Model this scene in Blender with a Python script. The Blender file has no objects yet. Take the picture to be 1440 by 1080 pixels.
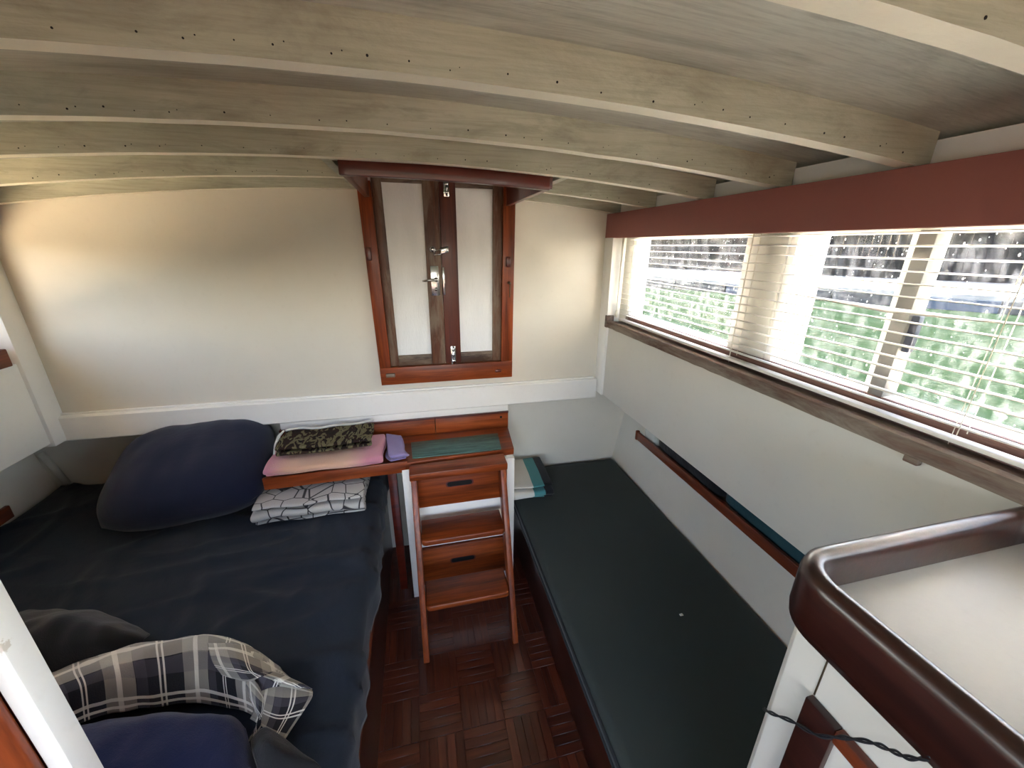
import bpy, bmesh, math, random
from mathutils import Vector, Matrix, noise
random.seed(7)
SC = bpy.context.scene
COL = SC.collection

# ------------------------------------------------------------------ camera, sky, sun, exposure
CAM_H = 1.6
FPX = 550.76
PITCH, YAW, ROLL = math.radians(19.48), math.radians(13.46), math.radians(0.5)
F_ = Vector((math.sin(YAW) * math.cos(PITCH), math.cos(YAW) * math.cos(PITCH), -math.sin(PITCH)))
_rt = Vector((math.cos(YAW), -math.sin(YAW), 0))
_up = _rt.cross(F_)
R_ = _rt * math.cos(ROLL) + _up * math.sin(ROLL)
U_ = _up * math.cos(ROLL) - _rt * math.sin(ROLL)
cam_data = bpy.data.cameras.new('camera')
cam = bpy.data.objects.new('camera', cam_data)
COL.objects.link(cam)
cam.matrix_world = Matrix(((R_.x, U_.x, -F_.x, 0), (R_.y, U_.y, -F_.y, 0), (R_.z, U_.z, -F_.z, CAM_H), (0, 0, 0, 1)))
cam_data.sensor_fit = 'HORIZONTAL'
cam_data.sensor_width = 36.0
cam_data.lens = FPX / 1440 * 36.0
cam_data.clip_start = 0.02
cam_data.clip_end = 300
SC.camera = cam

world = bpy.data.worlds.new('sky')
SC.world = world
world.use_nodes = True
wn = world.node_tree.nodes
wl = world.node_tree.links
bg = wn['Background']
sky = wn.new('ShaderNodeTexSky')
sky.sky_type = 'NISHITA'
sky.sun_disc = False
sky.sun_elevation = math.radians(57)
sky.sun_rotation = math.radians(8)
sky.air_density = 1.0
sky.dust_density = 2.5
tint = wn.new('ShaderNodeMixRGB')      # white balance of the whole sky
tint.blend_type = 'MULTIPLY'
tint.inputs[0].default_value = 1.0
tint.inputs[2].default_value = (1.0, 0.84, 0.76, 1)
wl.new(sky.outputs[0], tint.inputs[1])
wl.new(tint.outputs[0], bg.inputs[0])
bg.inputs[1].default_value = 0.36

sun_d = bpy.data.lights.new('sun', 'SUN')
sun_d.energy = 20.0
sun_d.angle = math.radians(0.6)
sun_d.color = (1.0, 0.88, 0.78)
sun_o = bpy.data.objects.new('sun', sun_d)
COL.objects.link(sun_o)
_sd = Vector((-0.08, -1.0, -1.55)).normalized()
sun_o.rotation_euler = _sd.to_track_quat('-Z', 'Y').to_euler()
sun_o.location = (2, 8, 12)


def portal(name, loc, rot, sx, sy):
    d = bpy.data.lights.new(name, 'AREA')
    d.shape = 'RECTANGLE'
    d.size, d.size_y = sx, sy
    d.cycles.is_portal = True
    o = bpy.data.objects.new(name, d)
    o.location, o.rotation_euler = loc, rot
    COL.objects.link(o)


portal('window_portal_right', (1.06, 0.35, 1.46), (0, math.radians(90), 0), 0.40, 2.8)
portal('window_portal_left', (-1.58, 0.35, 1.46), (0, math.radians(-90), 0), 0.40, 2.8)
portal('rear_opening_portal', (-0.25, -1.66, 1.1), (math.radians(-90), 0, 0), 2.2, 1.5)

SC.view_settings.view_transform = 'Standard'
SC.view_settings.look = 'None'
SC.view_settings.exposure = 3.2
SC.view_settings.gamma = 1.0
SC.view_settings.use_curve_mapping = False
SC.cycles.max_bounces = 14
SC.cycles.diffuse_bounces = 8
SC.cycles.transparent_max_bounces = 16
SC.cycles.caustics_reflective = False
SC.cycles.caustics_refractive = False
SC.cycles.use_denoising = True
SC.cycles.sample_clamp_indirect = 8.0


# ------------------------------------------------------------------ photo pixel -> direction -> point on a known plane
def ray(x, y):
    return R_ * ((x - 720) / FPX) - U_ * ((y - 540) / FPX) + F_


def on_y(x, y, v):
    d = ray(x, y)
    return d * (v / d.y) + Vector((0, 0, CAM_H))


def on_x(x, y, v):
    d = ray(x, y)
    return d * (v / d.x) + Vector((0, 0, CAM_H))


def on_z(x, y, v):
    d = ray(x, y)
    return d * ((v - CAM_H) / d.z) + Vector((0, 0, CAM_H))


# ------------------------------------------------------------------ materials
def lin(c):
    return tuple(((v / 255) / 12.92 if v <= 10 else (((v / 255) + 0.055) / 1.055) ** 2.4) for v in c) + (1.0,)


MATS = {}


class NT:
    def __init__(self, name):
        self.m = bpy.data.materials.new(name)
        self.m.use_nodes = True
        self.t = self.m.node_tree
        self.b = self.t.nodes['Principled BSDF']
        MATS[name] = self.m

    def n(self, kind, **kw):
        nd = self.t.nodes.new('ShaderNode' + kind)
        for k, v in kw.items():
            if k.startswith('i_'):
                key = k[2:].replace('_', ' ')
                nd.inputs[key].default_value = v
            else:
                setattr(nd, k, v)
        return nd

    def l(self, a, b):
        self.t.links.new(a, b)

    def coord(self, kind='Object', scale=(1, 1, 1), rot=(0, 0, 0)):
        tc = self.n('TexCoord')
        mp = self.n('Mapping')
        mp.inputs['Scale'].default_value = scale
        mp.inputs['Rotation'].default_value = rot
        self.l(tc.outputs[kind], mp.inputs['Vector'])
        return mp.outputs['Vector']

    def noise(self, vec, scale, detail=4, rough=0.55, dist=0.0):
        nd = self.n('TexNoise')
        nd.inputs['Scale'].default_value = scale
        nd.inputs['Detail'].default_value = detail
        nd.inputs['Roughness'].default_value = rough
        nd.inputs['Distortion'].default_value = dist
        self.l(vec, nd.inputs['Vector'])
        return nd.outputs['Fac']

    def ramp(self, fac, stops, interp='LINEAR'):
        nd = self.n('ValToRGB')
        nd.color_ramp.interpolation = interp
        el = nd.color_ramp.elements
        while len(el) < len(stops):
            el.new(0.5)
        for e, (p, c) in zip(el, stops):
            e.position = p
            e.color = c if len(c) == 4 else tuple(c) + (1,)
        self.l(fac, nd.inputs['Fac'])
        return nd.outputs['Color']

    def mix(self, fac, a, b, mode='MIX'):
        nd = self.n('MixRGB', blend_type=mode)
        for s, v in ((0, fac), (1, a), (2, b)):
            if hasattr(v, 'is_output'):
                self.l(v, nd.inputs[s])
            else:
                nd.inputs[s].default_value = v
        return nd.outputs['Color']

    def bump(self, h, strength=0.2, dist=0.01):
        nd = self.n('Bump')
        nd.inputs['Strength'].default_value = strength
        nd.inputs['Distance'].default_value = dist
        self.l(h, nd.inputs['Height'])
        self.l(nd.outputs['Normal'], self.b.inputs['Normal'])

    def base(self, c):
        if hasattr(c, 'is_output'):
            self.l(c, self.b.inputs['Base Color'])
        else:
            self.b.inputs['Base Color'].default_value = c

    def set(self, rough=0.5, metal=0.0, spec=0.5, **kw):
        self.b.inputs['Roughness'].default_value = rough
        self.b.inputs['Metallic'].default_value = metal
        self.b.inputs['Specular IOR Level'].default_value = spec
        for k, v in kw.items():
            self.b.inputs[k.replace('_', ' ')].default_value = v


BW = lambda v: (v, v, v, 1)


def m_paint(name, c, c2, rough=0.5, stain=0.35, scale=3.0, chips=None, streak=(1, 1, 1), bump=0.08, spots=None):
    t = NT(name)
    v = t.coord('Object', streak)
    n1 = t.noise(v, scale, 5, 0.6)
    col = t.mix(t.ramp(n1, [(0.35, BW(0)), (0.75, BW(stain))]), lin(c), lin(c2))
    n3 = t.noise(v, scale * 26, 3, 0.6)
    col = t.mix(t.ramp(n3, [(0.58, BW(0)), (0.78, BW(0.25))]), col, lin(c2))
    if chips:
        n2 = t.noise(v, scale * 6, 6, 0.7)
        col = t.mix(t.ramp(n2, [(0.71, BW(0)), (0.74, BW(0.7))]), col, lin(chips))
    if spots:
        n4 = t.noise(v, scale * 2.3, 6, 0.65, 0.5)
        col = t.mix(t.ramp(n4, [(0.52, BW(0)), (0.72, BW(0.75))]), col, lin(spots))
        gr = t.coord('Object', (2.5, 60, 60))
        n5 = t.noise(gr, 3.0, 4, 0.6)
        col = t.mix(t.ramp(n5, [(0.45, BW(0)), (0.75, BW(0.45))]), col, lin(spots))
    t.base(col)
    t.set(rough)
    t.bump(n3, bump, 0.004)


def m_wood(name, dark, mid, light, rough=0.3, axis=0, coat=0.3, worn=None, scale=1.0, spec=0.5, random_tone=False):
    """grain runs along local axis"""
    t = NT(name)
    s = [16 * scale] * 3
    s[axis] = 1.1 * scale
    v = t.coord('Object', tuple(s))
    if random_tone:
        oi = t.n('ObjectInfo')
        mul = t.n('VectorMath', operation='SCALE')
        t.l(oi.outputs['Random'], mul.inputs['Scale'])
        mul.inputs[0].default_value = (37, 21, 53)
        ad = t.n('VectorMath', operation='ADD')
        t.l(v, ad.inputs[0])
        t.l(mul.outputs[0], ad.inputs[1])
        v = ad.outputs[0]
    n1 = t.noise(v, 1.4, 6, 0.65, 0.6)
    n2 = t.noise(v, 6, 4, 0.6, 0.2)
    col = t.ramp(n1, [(0.25, lin(dark)), (0.5, lin(mid)), (0.8, lin(light))])
    col = t.mix(t.ramp(n2, [(0.45, BW(0)), (0.75, BW(0.55))]), col, lin(dark))
    if random_tone:
        hsv = t.n('HueSaturation')
        mr = t.n('MapRange')
        t.l(oi.outputs['Random'], mr.inputs['Value'])
        mr.inputs['To Min'].default_value = 0.7
        mr.inputs['To Max'].default_value = 1.25
        t.l(mr.outputs[0], hsv.inputs['Value'])
        t.l(col, hsv.inputs['Color'])
        col = hsv.outputs['Color']
    if worn:
        v2 = t.coord('Object', tuple(2.2 if k == axis else 14 for k in range(3)))
        n3 = t.noise(v2, 2.0, 6, 0.7, 0.4)
        col = t.mix(t.ramp(n3, [(0.42, BW(0)), (0.62, BW(0.9))]), col, lin(worn))
    t.base(col)
    t.set(rough, 0, spec, Coat_Weight=coat, Coat_Roughness=0.12)
    t.bump(n2, 0.08, 0.003)


def m_fabric(name, c, c2, rough=0.95, scale=420, wrinkle=0.25, sheen=0.2):
    t = NT(name)
    v = t.coord('Object')
    n1 = t.noise(v, 5, 5, 0.6, 0.5)
    n2 = t.noise(v, scale, 2, 0.5)
    t.base(t.mix(n1, lin(c), lin(c2)))
    t.set(rough, 0, 0.15, Sheen_Weight=sheen, Sheen_Roughness=0.5)
    ad = t.n('Math', operation='MULTIPLY_ADD')
    t.l(n2, ad.inputs[0])
    ad.inputs[1].default_value = 0.12
    t.l(n1, ad.inputs[2])
    t.bump(ad.outputs[0], wrinkle, 0.02)


m_paint('cream_paint', (220, 214, 200), (202, 193, 174), 0.42, 0.5, 1.6)
m_paint('white_paint', (240, 239, 234), (222, 219, 210), 0.4, 0.4, 2.4, chips=(190, 178, 160))
m_paint('panel_paint', (214, 212, 204), (194, 190, 180), 0.45, 0.4, 2.0)
m_paint('hull_paint', (222, 219, 208), (202, 198, 186), 0.55, 0.5, 2.0)
m_paint('beam_paint', (190, 190, 170), (150, 147, 128), 0.75, 0.9, 3.4, chips=(190, 180, 162), streak=(0.6, 1, 1.8), bump=0.3, spots=(124, 121, 103))
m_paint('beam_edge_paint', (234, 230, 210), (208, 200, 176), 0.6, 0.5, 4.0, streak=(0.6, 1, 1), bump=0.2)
m_paint('deckhead_paint', (204, 203, 188), (166, 163, 148), 0.8, 0.9, 2.4, streak=(0.5, 2.2, 1), bump=0.3, spots=(140, 136, 122))
m_paint('red_paint', (158, 96, 87), (142, 84, 75), 0.6, 0.5, 3.0)
m_paint('countertop_laminate', (158, 161, 160), (138, 141, 138), 0.3, 0.5, 2.2)
m_paint('deck_white', (240, 238, 232), (220, 214, 204), 0.6, 0.4, 2.0, chips=(150, 110, 90))
m_paint('deck_tan', (196, 180, 156), (178, 160, 134), 0.6, 0.4, 2.0)
m_paint('exterior_white', (240, 238, 232), (222, 218, 210), 0.6, 0.3, 2.0)
m_paint('dock_concrete', (120, 118, 112), (98, 94, 88), 0.8, 0.6, 0.4)
m_paint('slat_paint', (238, 236, 230), (226, 222, 212), 0.4, 0.4, 6.0)
m_paint('panel_weathered', (240, 240, 238), (214, 214, 212), 0.5, 0.5, 4.0, chips=(150, 148, 145), streak=(2.6, 1, 0.5), bump=0.4)
m_wood('varnish_x', (62, 24, 8), (132, 58, 20), (178, 92, 40), 0.4, 0, coat=0.08, spec=0.35)
m_wood('varnish_z', (62, 24, 8), (132, 58, 22), (174, 88, 38), 0.4, 2, coat=0.08, spec=0.35)
m_wood('varnish_y', (58, 24, 12), (112, 50, 26), (144, 70, 38), 0.4, 1, coat=0.1)
m_wood('mahogany_dark_x', (48, 14, 8), (84, 26, 14), (112, 40, 22), 0.3, 0)
m_wood('mahogany_dark_y', (30, 13, 10), (50, 22, 16), (72, 32, 22), 0.3, 1, coat=0.3)
m_wood('door_stile', (44, 22, 11), (88, 48, 25), (124, 76, 44), 0.5, 2, coat=0.05, worn=(122, 104, 86))
m_wood('door_rail', (40, 20, 10), (72, 44, 26), (110, 76, 50), 0.55, 0, coat=0.05, worn=(126, 108, 88))
m_wood('door_stile_red', (52, 20, 12), (88, 38, 22), (112, 54, 32), 0.45, 2, coat=0.15)
m_wood('sill_worn', (58, 42, 34), (96, 72, 60), (120, 94, 80), 0.65, 1, coat=0.0, worn=(136, 126, 114))
m_wood('frame_brown', (70, 48, 42), (112, 80, 70), (134, 100, 88), 0.6, 1, coat=0.0)
m_wood('parquet', (52, 22, 14), (92, 42, 26), (120, 60, 38), 0.3, 0, coat=0.5, random_tone=True)
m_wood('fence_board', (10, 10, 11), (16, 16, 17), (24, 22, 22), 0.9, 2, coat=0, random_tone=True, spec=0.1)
m_wood('bounce_brown', (50, 38, 30), (72, 56, 44), (86, 68, 54), 0.7, 1, coat=0.0)
m_wood('rail_teak', (90, 52, 34), (128, 80, 56), (156, 108, 80), 0.6, 1, coat=0.0)
m_fabric('navy_sheet', (34, 42, 54), (28, 35, 45), sheen=0.12)
m_fabric('navy_pillow', (28, 33, 56), (22, 27, 46))
m_fabric('navy_blanket', (30, 38, 78), (24, 30, 64), wrinkle=0.4)
m_fabric('black_cloth', (34, 34, 36), (26, 26, 28), wrinkle=0.35)
m_fabric('bunk_vinyl', (52, 60, 57), (45, 52, 50), rough=0.75, scale=700, wrinkle=0.08, sheen=0.1)
m_fabric('bunk_piping', (26, 29, 30), (22, 24, 25), rough=0.8, wrinkle=0.05)
m_fabric('dark_bag', (38, 38, 42), (18, 18, 20), rough=0.6, scale=60, wrinkle=0.5)
m_fabric('teal_cloth', (40, 80, 88), (28, 62, 70), rough=0.8)
m_fabric('white_cloth', (214, 212, 208), (196, 194, 188))
m_fabric('lilac_cloth', (150, 138, 184), (128, 116, 166))
m_fabric('cord_cream', (226, 220, 206), (210, 204, 188), rough=0.8)


def m_simple(name, c, rough=0.5, metal=0.0, spec=0.5):
    t = NT(name)
    v = t.coord('Object')
    n = t.noise(v, 30, 3)
    a = lin(c)
    b = tuple(x * 0.8 for x in a[:3]) + (1,)
    t.base(t.mix(n, a, b))
    t.set(rough, metal, spec)


m_simple('chrome', (205, 204, 200), 0.18, 1.0)
m_simple('brass_dull', (120, 106, 84), 0.4, 0.9)
m_simple('black_hole', (12, 10, 9), 0.9)
m_simple('black_rubber', (24, 26, 32), 0.5)
m_simple('grey_frame', (120, 118, 112), 0.5)
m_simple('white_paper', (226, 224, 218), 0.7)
m_simple('clear_plastic', (206, 212, 206), 0.25)
m_simple('blue_float', (10, 40, 62), 0.5)
m_simple('black_float', (14, 18, 20), 0.6)
m_simple('dark_latch', (50, 54, 66), 0.35)

t = NT('window_glass')
for nd in list(t.t.nodes):
    if nd.type != 'OUTPUT_MATERIAL':
        t.t.nodes.remove(nd)
tr = t.n('BsdfTransparent')
tr.inputs[0].default_value = (0.96, 0.985, 0.97, 1)
gl = t.n('BsdfGlossy')
gl.inputs['Roughness'].default_value = 0.03
df = t.n('BsdfTranslucent')
df.inputs[0].default_value = (0.85, 0.87, 0.88, 1)
lw = t.n('LayerWeight')
lw.inputs['Blend'].default_value = 0.12
fr = t.n('Math', operation='MULTIPLY')
fr.inputs[1].default_value = 0.5
t.l(lw.outputs['Facing'], fr.inputs[0])
vv = t.coord('Object', (1, 1, 0.35))
salt = t.ramp(t.noise(vv, 55, 5, 0.7), [(0.46, BW(0.004)), (0.75, BW(0.10))])
m1 = t.n('MixShader')
t.l(salt, m1.inputs[0])
t.l(tr.outputs[0], m1.inputs[1])
t.l(df.outputs[0], m1.inputs[2])
m2 = t.n('MixShader')
t.l(fr.outputs[0], m2.inputs[0])
t.l(m1.outputs[0], m2.inputs[1])
t.l(gl.outputs[0], m2.inputs[2])
t.l(m2.outputs[0], t.t.nodes['Material Output'].inputs[0])

t = NT('droplet')
t.base(lin((240, 243, 246)))  # whitened to stand in for sky light refracted by the drops
t.set(0.15, Transmission_Weight=0.35, IOR=1.33)

t = NT('canal_water')
v = t.coord('Object', (1, 1, 1))
n1 = t.noise(v, 0.7, 4, 0.6, 0.4)
n2 = t.noise(v, 5.0, 4, 0.65, 0.6)
t.base(t.mix(n1, (0.0030, 0.0066, 0.0036, 1), (0.0048, 0.0090, 0.0050, 1)))
t.set(0.35, 0, 0.0)
t.bump(n2, 0.5, 0.08)

t = NT('plaid_flannel')
uvn = t.n('UVMap')
sep = t.n('SeparateXYZ')
t.l(uvn.outputs[0], sep.inputs[0])


def band(t, chan, freq, lo, hi, off=0.0):
    a = t.n('Math', operation='MULTIPLY_ADD')
    t.l(chan, a.inputs[0])
    a.inputs[1].default_value = freq
    a.inputs[2].default_value = off
    f = t.n('Math', operation='FRACT')
    t.l(a.outputs[0], f.inputs[0])
    g = t.n('Math', operation='GREATER_THAN')
    t.l(f.outputs[0], g.inputs[0])
    g.inputs[1].default_value = lo
    h = t.n('Math', operation='LESS_THAN')
    t.l(f.outputs[0], h.inputs[0])
    h.inputs[1].default_value = hi
    m = t.n('Math', operation='MULTIPLY')
    t.l(g.outputs[0], m.inputs[0])
    t.l(h.outputs[0], m.inputs[1])
    return m.outputs[0]


def scaled(t, v, k):
    m = t.n('Math', operation='MULTIPLY')
    t.l(v, m.inputs[0])
    m.inputs[1].default_value = k
    return m.outputs[0]


col = lin((38, 37, 40))
for ch in (0, 1):
    c_ = sep.outputs[ch]
    col = t.mix(scaled(t, band(t, c_, 7.0, 0.02, 0.40), 0.5), col, lin((186, 180, 166)))
    col = t.mix(scaled(t, band(t, c_, 7.0, 0.44, 0.58, 0.03), 0.35), col, lin((96, 92, 100)))
for ch in (0, 1):
    c_ = sep.outputs[ch]
    col = t.mix(scaled(t, band(t, c_, 7.0, 0.17, 0.235), 0.7), col, lin((232, 228, 214)))
    col = t.mix(scaled(t, band(t, c_, 7.0, 0.70, 0.725), 0.85), col, lin((230, 226, 214)))
    col = t.mix(scaled(t, band(t, c_, 7.0, 0.76, 0.785), 0.85), col, lin((230, 226, 214)))
t.base(col)
t.set(0.95, 0, 0.1, Sheen_Weight=0.2)
vv = t.coord('Object')
t.bump(t.noise(vv, 300, 2), 0.15, 0.01)

t = NT('geo_blanket')
uvn = t.n('UVMap')
vor = t.n('TexVoronoi', feature='DISTANCE_TO_EDGE')
vor.inputs['Scale'].default_value = 15
vor.inputs['Randomness'].default_value = 0.85
t.l(uvn.outputs[0], vor.inputs['Vector'])
line = t.ramp(vor.outputs['Distance'], [(0.0, BW(1)), (0.02, BW(1)), (0.036, BW(0))])
t.base(t.mix(line, lin((182, 181, 178)), lin((52, 52, 54))))
t.set(0.95, 0, 0.1, Sheen_Weight=0.2)
t.bump(t.noise(t.coord('Object'), 260, 2), 0.2, 0.01)

t = NT('camo_cloth')
v = t.coord('Object', (15, 6, 6), (0, 0.35, 0))
n1 = t.noise(v, 1.6, 2, 0.5, 1.6)
n2 = t.noise(t.coord('Object', (17, 7, 7), (0, 0.35, 0.4)), 1.9, 2, 0.5, 1.2)
c1 = t.ramp(n1, [(0.0, lin((38, 30, 26))), (0.47, lin((58, 40, 34))), (0.49, lin((104, 98, 72))), (0.62, lin((122, 116, 90))), (0.64, lin((30, 26, 24)))], 'CONSTANT')
c2 = t.ramp(n2, [(0.55, BW(0)), (0.57, BW(1))], 'CONSTANT')
t.base(t.mix(c2, c1, lin((46, 32, 28))))
t.set(0.95, 0, 0.1)
t.bump(n1, 0.15, 0.01)

t = NT('pink_towel')
uvn = t.n('UVMap')
sep = t.n('SeparateXYZ')
t.l(uvn.outputs[0], sep.inputs[0])
n1 = t.noise(t.coord('Object'), 6, 4)
ad = t.n('Math', operation='MULTIPLY_ADD')
t.l(n1, ad.inputs[0])
ad.inputs[1].default_value = 0.16
t.l(sep.outputs[0], ad.inputs[2])
t.base(t.ramp(ad.outputs[0], [(0.10, lin((204, 134, 154))), (0.30, lin((222, 176, 150))), (0.75, lin((226, 184, 156))), (0.95, lin((208, 140, 158)))]))
t.set(1.0, 0, 0.1, Sheen_Weight=0.4)
t.bump(t.noise(t.coord('Object'), 380, 2), 0.5, 0.01)

t = NT('stripe_blanket')
uvn = t.n('UVMap')
sep = t.n('SeparateXYZ')
t.l(uvn.outputs[0], sep.inputs[0])
cr = t.ramp(sep.outputs[0], [(0.0, lin((202, 200, 192))), (0.50, lin((66, 128, 132))), (0.78, lin((26, 28, 32)))], 'CONSTANT')
t.base(cr)
t.set(0.95, 0, 0.1, Sheen_Weight=0.2)
t.bump(t.noise(t.coord('Object'), 260, 2), 0.2, 0.01)

t = NT('green_mat')
v = t.coord('Object', (3, 26, 26))
n1 = t.noise(v, 2.0, 6, 0.75, 0.3)
t.base(t.ramp(n1, [(0.35, lin((38, 66, 62))), (0.55, lin((70, 106, 100))), (0.75, lin((96, 130, 122)))]))
t.set(0.4, 0, 0.4)
t.bump(n1, 0.2, 0.004)


# ------------------------------------------------------------------ mesh helpers
class MB:
    def __init__(self):
        self.v, self.f, self.uv = [], [], []

    def add(self, verts, faces, uvs=None):
        o = len(self.v)
        self.v += [Vector(p) for p in verts]
        self.f += [tuple(i + o for i in f) for f in faces]
        self.uv += list(uvs) if uvs else [(0, 0)] * len(verts)
        return self

    def hexa(self, a):
        """8 points: bottom ring 0-3 (ccw from above), top ring 4-7"""
        return self.add(a, [(0, 3, 2, 1), (4, 5, 6, 7), (0, 1, 5, 4), (1, 2, 6, 5), (2, 3, 7, 6), (3, 0, 4, 7)])

    def box(self, x0, x1, y0, y1, z0, z1):
        return self.hexa([(x0, y0, z0), (x1, y0, z0), (x1, y1, z0), (x0, y1, z0), (x0, y0, z1), (x1, y0, z1), (x1, y1, z1), (x0, y1, z1)])

    def xz_prism(self, q, y0, y1):
        """polygon of (x, z), counter-clockwise seen from -y, extruded y0 -> y1"""
        n = len(q)
        vs = [(x, y0, z) for x, z in q] + [(x, y1, z) for x, z in q]
        fs = [tuple(range(n)), tuple(range(2 * n - 1, n - 1, -1))] + [(i, i + n, (i + 1) % n + n, (i + 1) % n) for i in range(n)]
        return self.add(vs, fs)

    def xy_prism(self, q, z0, z1):
        n = len(q)
        vs = [(x, y, z0) for x, y in q] + [(x, y, z1) for x, y in q]
        fs = [tuple(range(n - 1, -1, -1)), tuple(range(n, 2 * n))] + [(i, (i + 1) % n, (i + 1) % n + n, i + n) for i in range(n)]
        return self.add(vs, fs)

    def tube(self, pts, r, n=8, cap=True):
        pts = [Vector(p) for p in pts]
        rr = r if isinstance(r, (list, tuple)) else [r] * len(pts)
        vs, fs = [], []
        nrm = None
        for i, p in enumerate(pts):
            d = (pts[min(i + 1, len(pts) - 1)] - pts[max(i - 1, 0)]).normalized()
            if nrm is None:
                nrm = d.orthogonal().normalized()
            nrm = (nrm - d * nrm.dot(d)).normalized()
            b = d.cross(nrm)
            for k in range(n):
                a = 2 * math.pi * k / n
                vs.append(p + (nrm * math.cos(a) + b * math.sin(a)) * rr[i])
        for i in range(len(pts) - 1):
            for k in range(n):
                fs.append((i * n + k, i * n + (k + 1) % n, (i + 1) * n + (k + 1) % n, (i + 1) * n + k))
        if cap:
            fs.append(tuple(range(n - 1, -1, -1)))
            fs.append(tuple(range((len(pts) - 1) * n, len(pts) * n)))
        return self.add(vs, fs)

    def grid(self, fn, nu, nv, closed_u=False):
        """fn(u, v) -> point, u, v in 0..1; uv = (u, v)"""
        vs, uv, fs = [], [], []
        for i in range(nu + 1):
            for j in range(nv + 1):
                u, v = i / nu, j / nv
                vs.append(fn(u, v))
                uv.append((u, v))
        for i in range(nu):
            for j in range(nv):
                a = i * (nv + 1) + j
                fs.append((a, a + nv + 1, a + nv + 2, a + 1))
        return self.add(vs, fs, uv)

    def build(self, name, mat, parent=None, smooth=False, bevel=0.0, seg=2, solid=0.0, sub=0, offset=-1.0):
        me = bpy.data.meshes.new(name)
        me.from_pydata([tuple(p) for p in self.v], [], self.f)
        uvl = me.uv_layers.new(name='UVMap')
        for lp in me.loops:
            uvl.data[lp.index].uv = self.uv[lp.vertex_index]
        bm = bmesh.new()
        bm.from_mesh(me)
        bmesh.ops.recalc_face_normals(bm, faces=bm.faces)
        if bevel:
            bmesh.ops.bevel(bm, geom=[e for e in bm.edges if e.calc_face_angle(0) > 0.5], offset=bevel, segments=seg, profile=0.5, affect='EDGES', clamp_overlap=True)
        bm.to_mesh(me)
        bm.free()
        if smooth or bevel:
            for p in me.polygons:
                p.use_smooth = True
            if bevel and not smooth:
                me.set_sharp_from_angle(angle=math.radians(40))
        me.materials.append(MATS[mat])
        o = bpy.data.objects.new(name, me)
        COL.objects.link(o)
        if parent is not None:
            o.parent = parent
            o.matrix_parent_inverse = Matrix.Identity(4)
            o.location = -world_loc(parent)
        if solid:
            md = o.modifiers.new('thick', 'SOLIDIFY')
            md.thickness = solid
            md.offset = offset
        if sub:
            md = o.modifiers.new('smooth', 'SUBSURF')
            md.levels = md.render_levels = sub
        return o


def world_loc(o):
    p = Vector(o.location)
    while o.parent is not None:
        o = o.parent
        p = p + Vector(o.location)
    return p


def empty(name, loc):
    o = bpy.data.objects.new(name, None)
    o.location = loc
    o.empty_display_size = 0.05
    COL.objects.link(o)
    return o


def tag(o, label=None, cat=None, group=None, kind=None):
    if label:
        o['label'] = label
    if cat:
        o['category'] = cat
    if group:
        o['group'] = group
    if kind:
        o['kind'] = kind
    return o


def thing(name, loc, label, cat, group=None):
    return tag(empty(name, loc), label, cat, group)


def struct(o, label, cat=None):
    return tag(o, label, cat, None, 'structure')


def B(x0, x1, y0, y1, z0, z1):
    return MB().box(min(x0, x1), max(x0, x1), min(y0, y1), max(y0, y1), min(z0, z1), max(z0, z1))


def frac_noise(x, y, z, s):
    return noise.noise(Vector((x * s, y * s, z * s)))


# ------------------------------------------------------------------ cabin dimensions
XR, XL = 0.88, -1.40          # cabin-trunk sides
YB = 1.78                     # upper bulkhead
YL = 1.87                     # wall under the ledge
YREAR = -1.6
ZW0, ZW1 = 1.25, 1.635        # window opening


def camber(x):
    return 1.80 - 0.06 * (x + 0.12) ** 2


BH = 0.058                    # beam depth

# ------------------------------------------------------------------ floor: sub-floor and mosaic parquet
floor = struct(B(-1.7, 1.2, YREAR, 1.9, -0.03, -0.004).build('floor', 'mahogany_dark_x'), 'dark red-brown mosaic parquet floor between the two bunks', 'floor')
SQ, NF = 0.148, 5
fw = SQ / NF
fm = B(-SQ / 2 + 0.0012, SQ / 2 - 0.0012, -fw / 2 + 0.0009, fw / 2 - 0.0009, -0.004, 0.0).build('parquet_finger', 'parquet', None, bevel=0.0004, seg=1)
finger_mesh = fm.data
bpy.data.objects.remove(fm)
cnt = 0
for i in range(5):
    for j in range(10):
        cx, cy = -0.245 + SQ * (i + 0.5), 0.16 + SQ * (j + 0.5)
        if cnt + NF > 300 or cx > 0.52:
            continue
        for k in range(NF):
            o = bpy.data.objects.new('parquet_finger', finger_mesh)
            off = (k - (NF - 1) / 2) * fw
            o.location = (cx, cy + off, 0) if (i + j) % 2 == 0 else (cx + off, cy, 0)
            o.rotation_euler = (0, 0, 0 if (i + j) % 2 == 0 else math.pi / 2)
            COL.objects.link(o)
            o.parent = floor
            o.location.z -= 0.0
            cnt += 1

# ------------------------------------------------------------------ ceiling (cambered deckhead) with the hatch opening, and its beams
HX0, HX1, HY0 = -0.172, 0.405, 1.21
xs = sorted(set([-1.62 + 2.72 * i / 34 for i in range(35)] + [HX0, HX1]))
ys = [YREAR, -0.8, 0, 0.6, HY0, YB, 1.92]
mb = MB()
for a, b in zip(xs, xs[1:]):
    for c, d in zip(ys, ys[1:]):
        if a >= HX0 - 1e-6 and b <= HX1 + 1e-6 and c >= HY0 - 1e-6 and d <= YB + 1e-6:
            continue
        za, zb = camber(a) + BH, camber(b) + BH
        mb.hexa([(a, c, za), (b, c, zb), (b, d, zb), (a, d, za), (a, c, za + 0.03), (b, c, zb + 0.03), (b, d, zb + 0.03), (a, d, za + 0.03)])
ceiling = struct(mb.build('ceiling', 'deckhead_paint'), 'worn grey-beige painted plywood deckhead above the cabin', 'ceiling')


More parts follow.
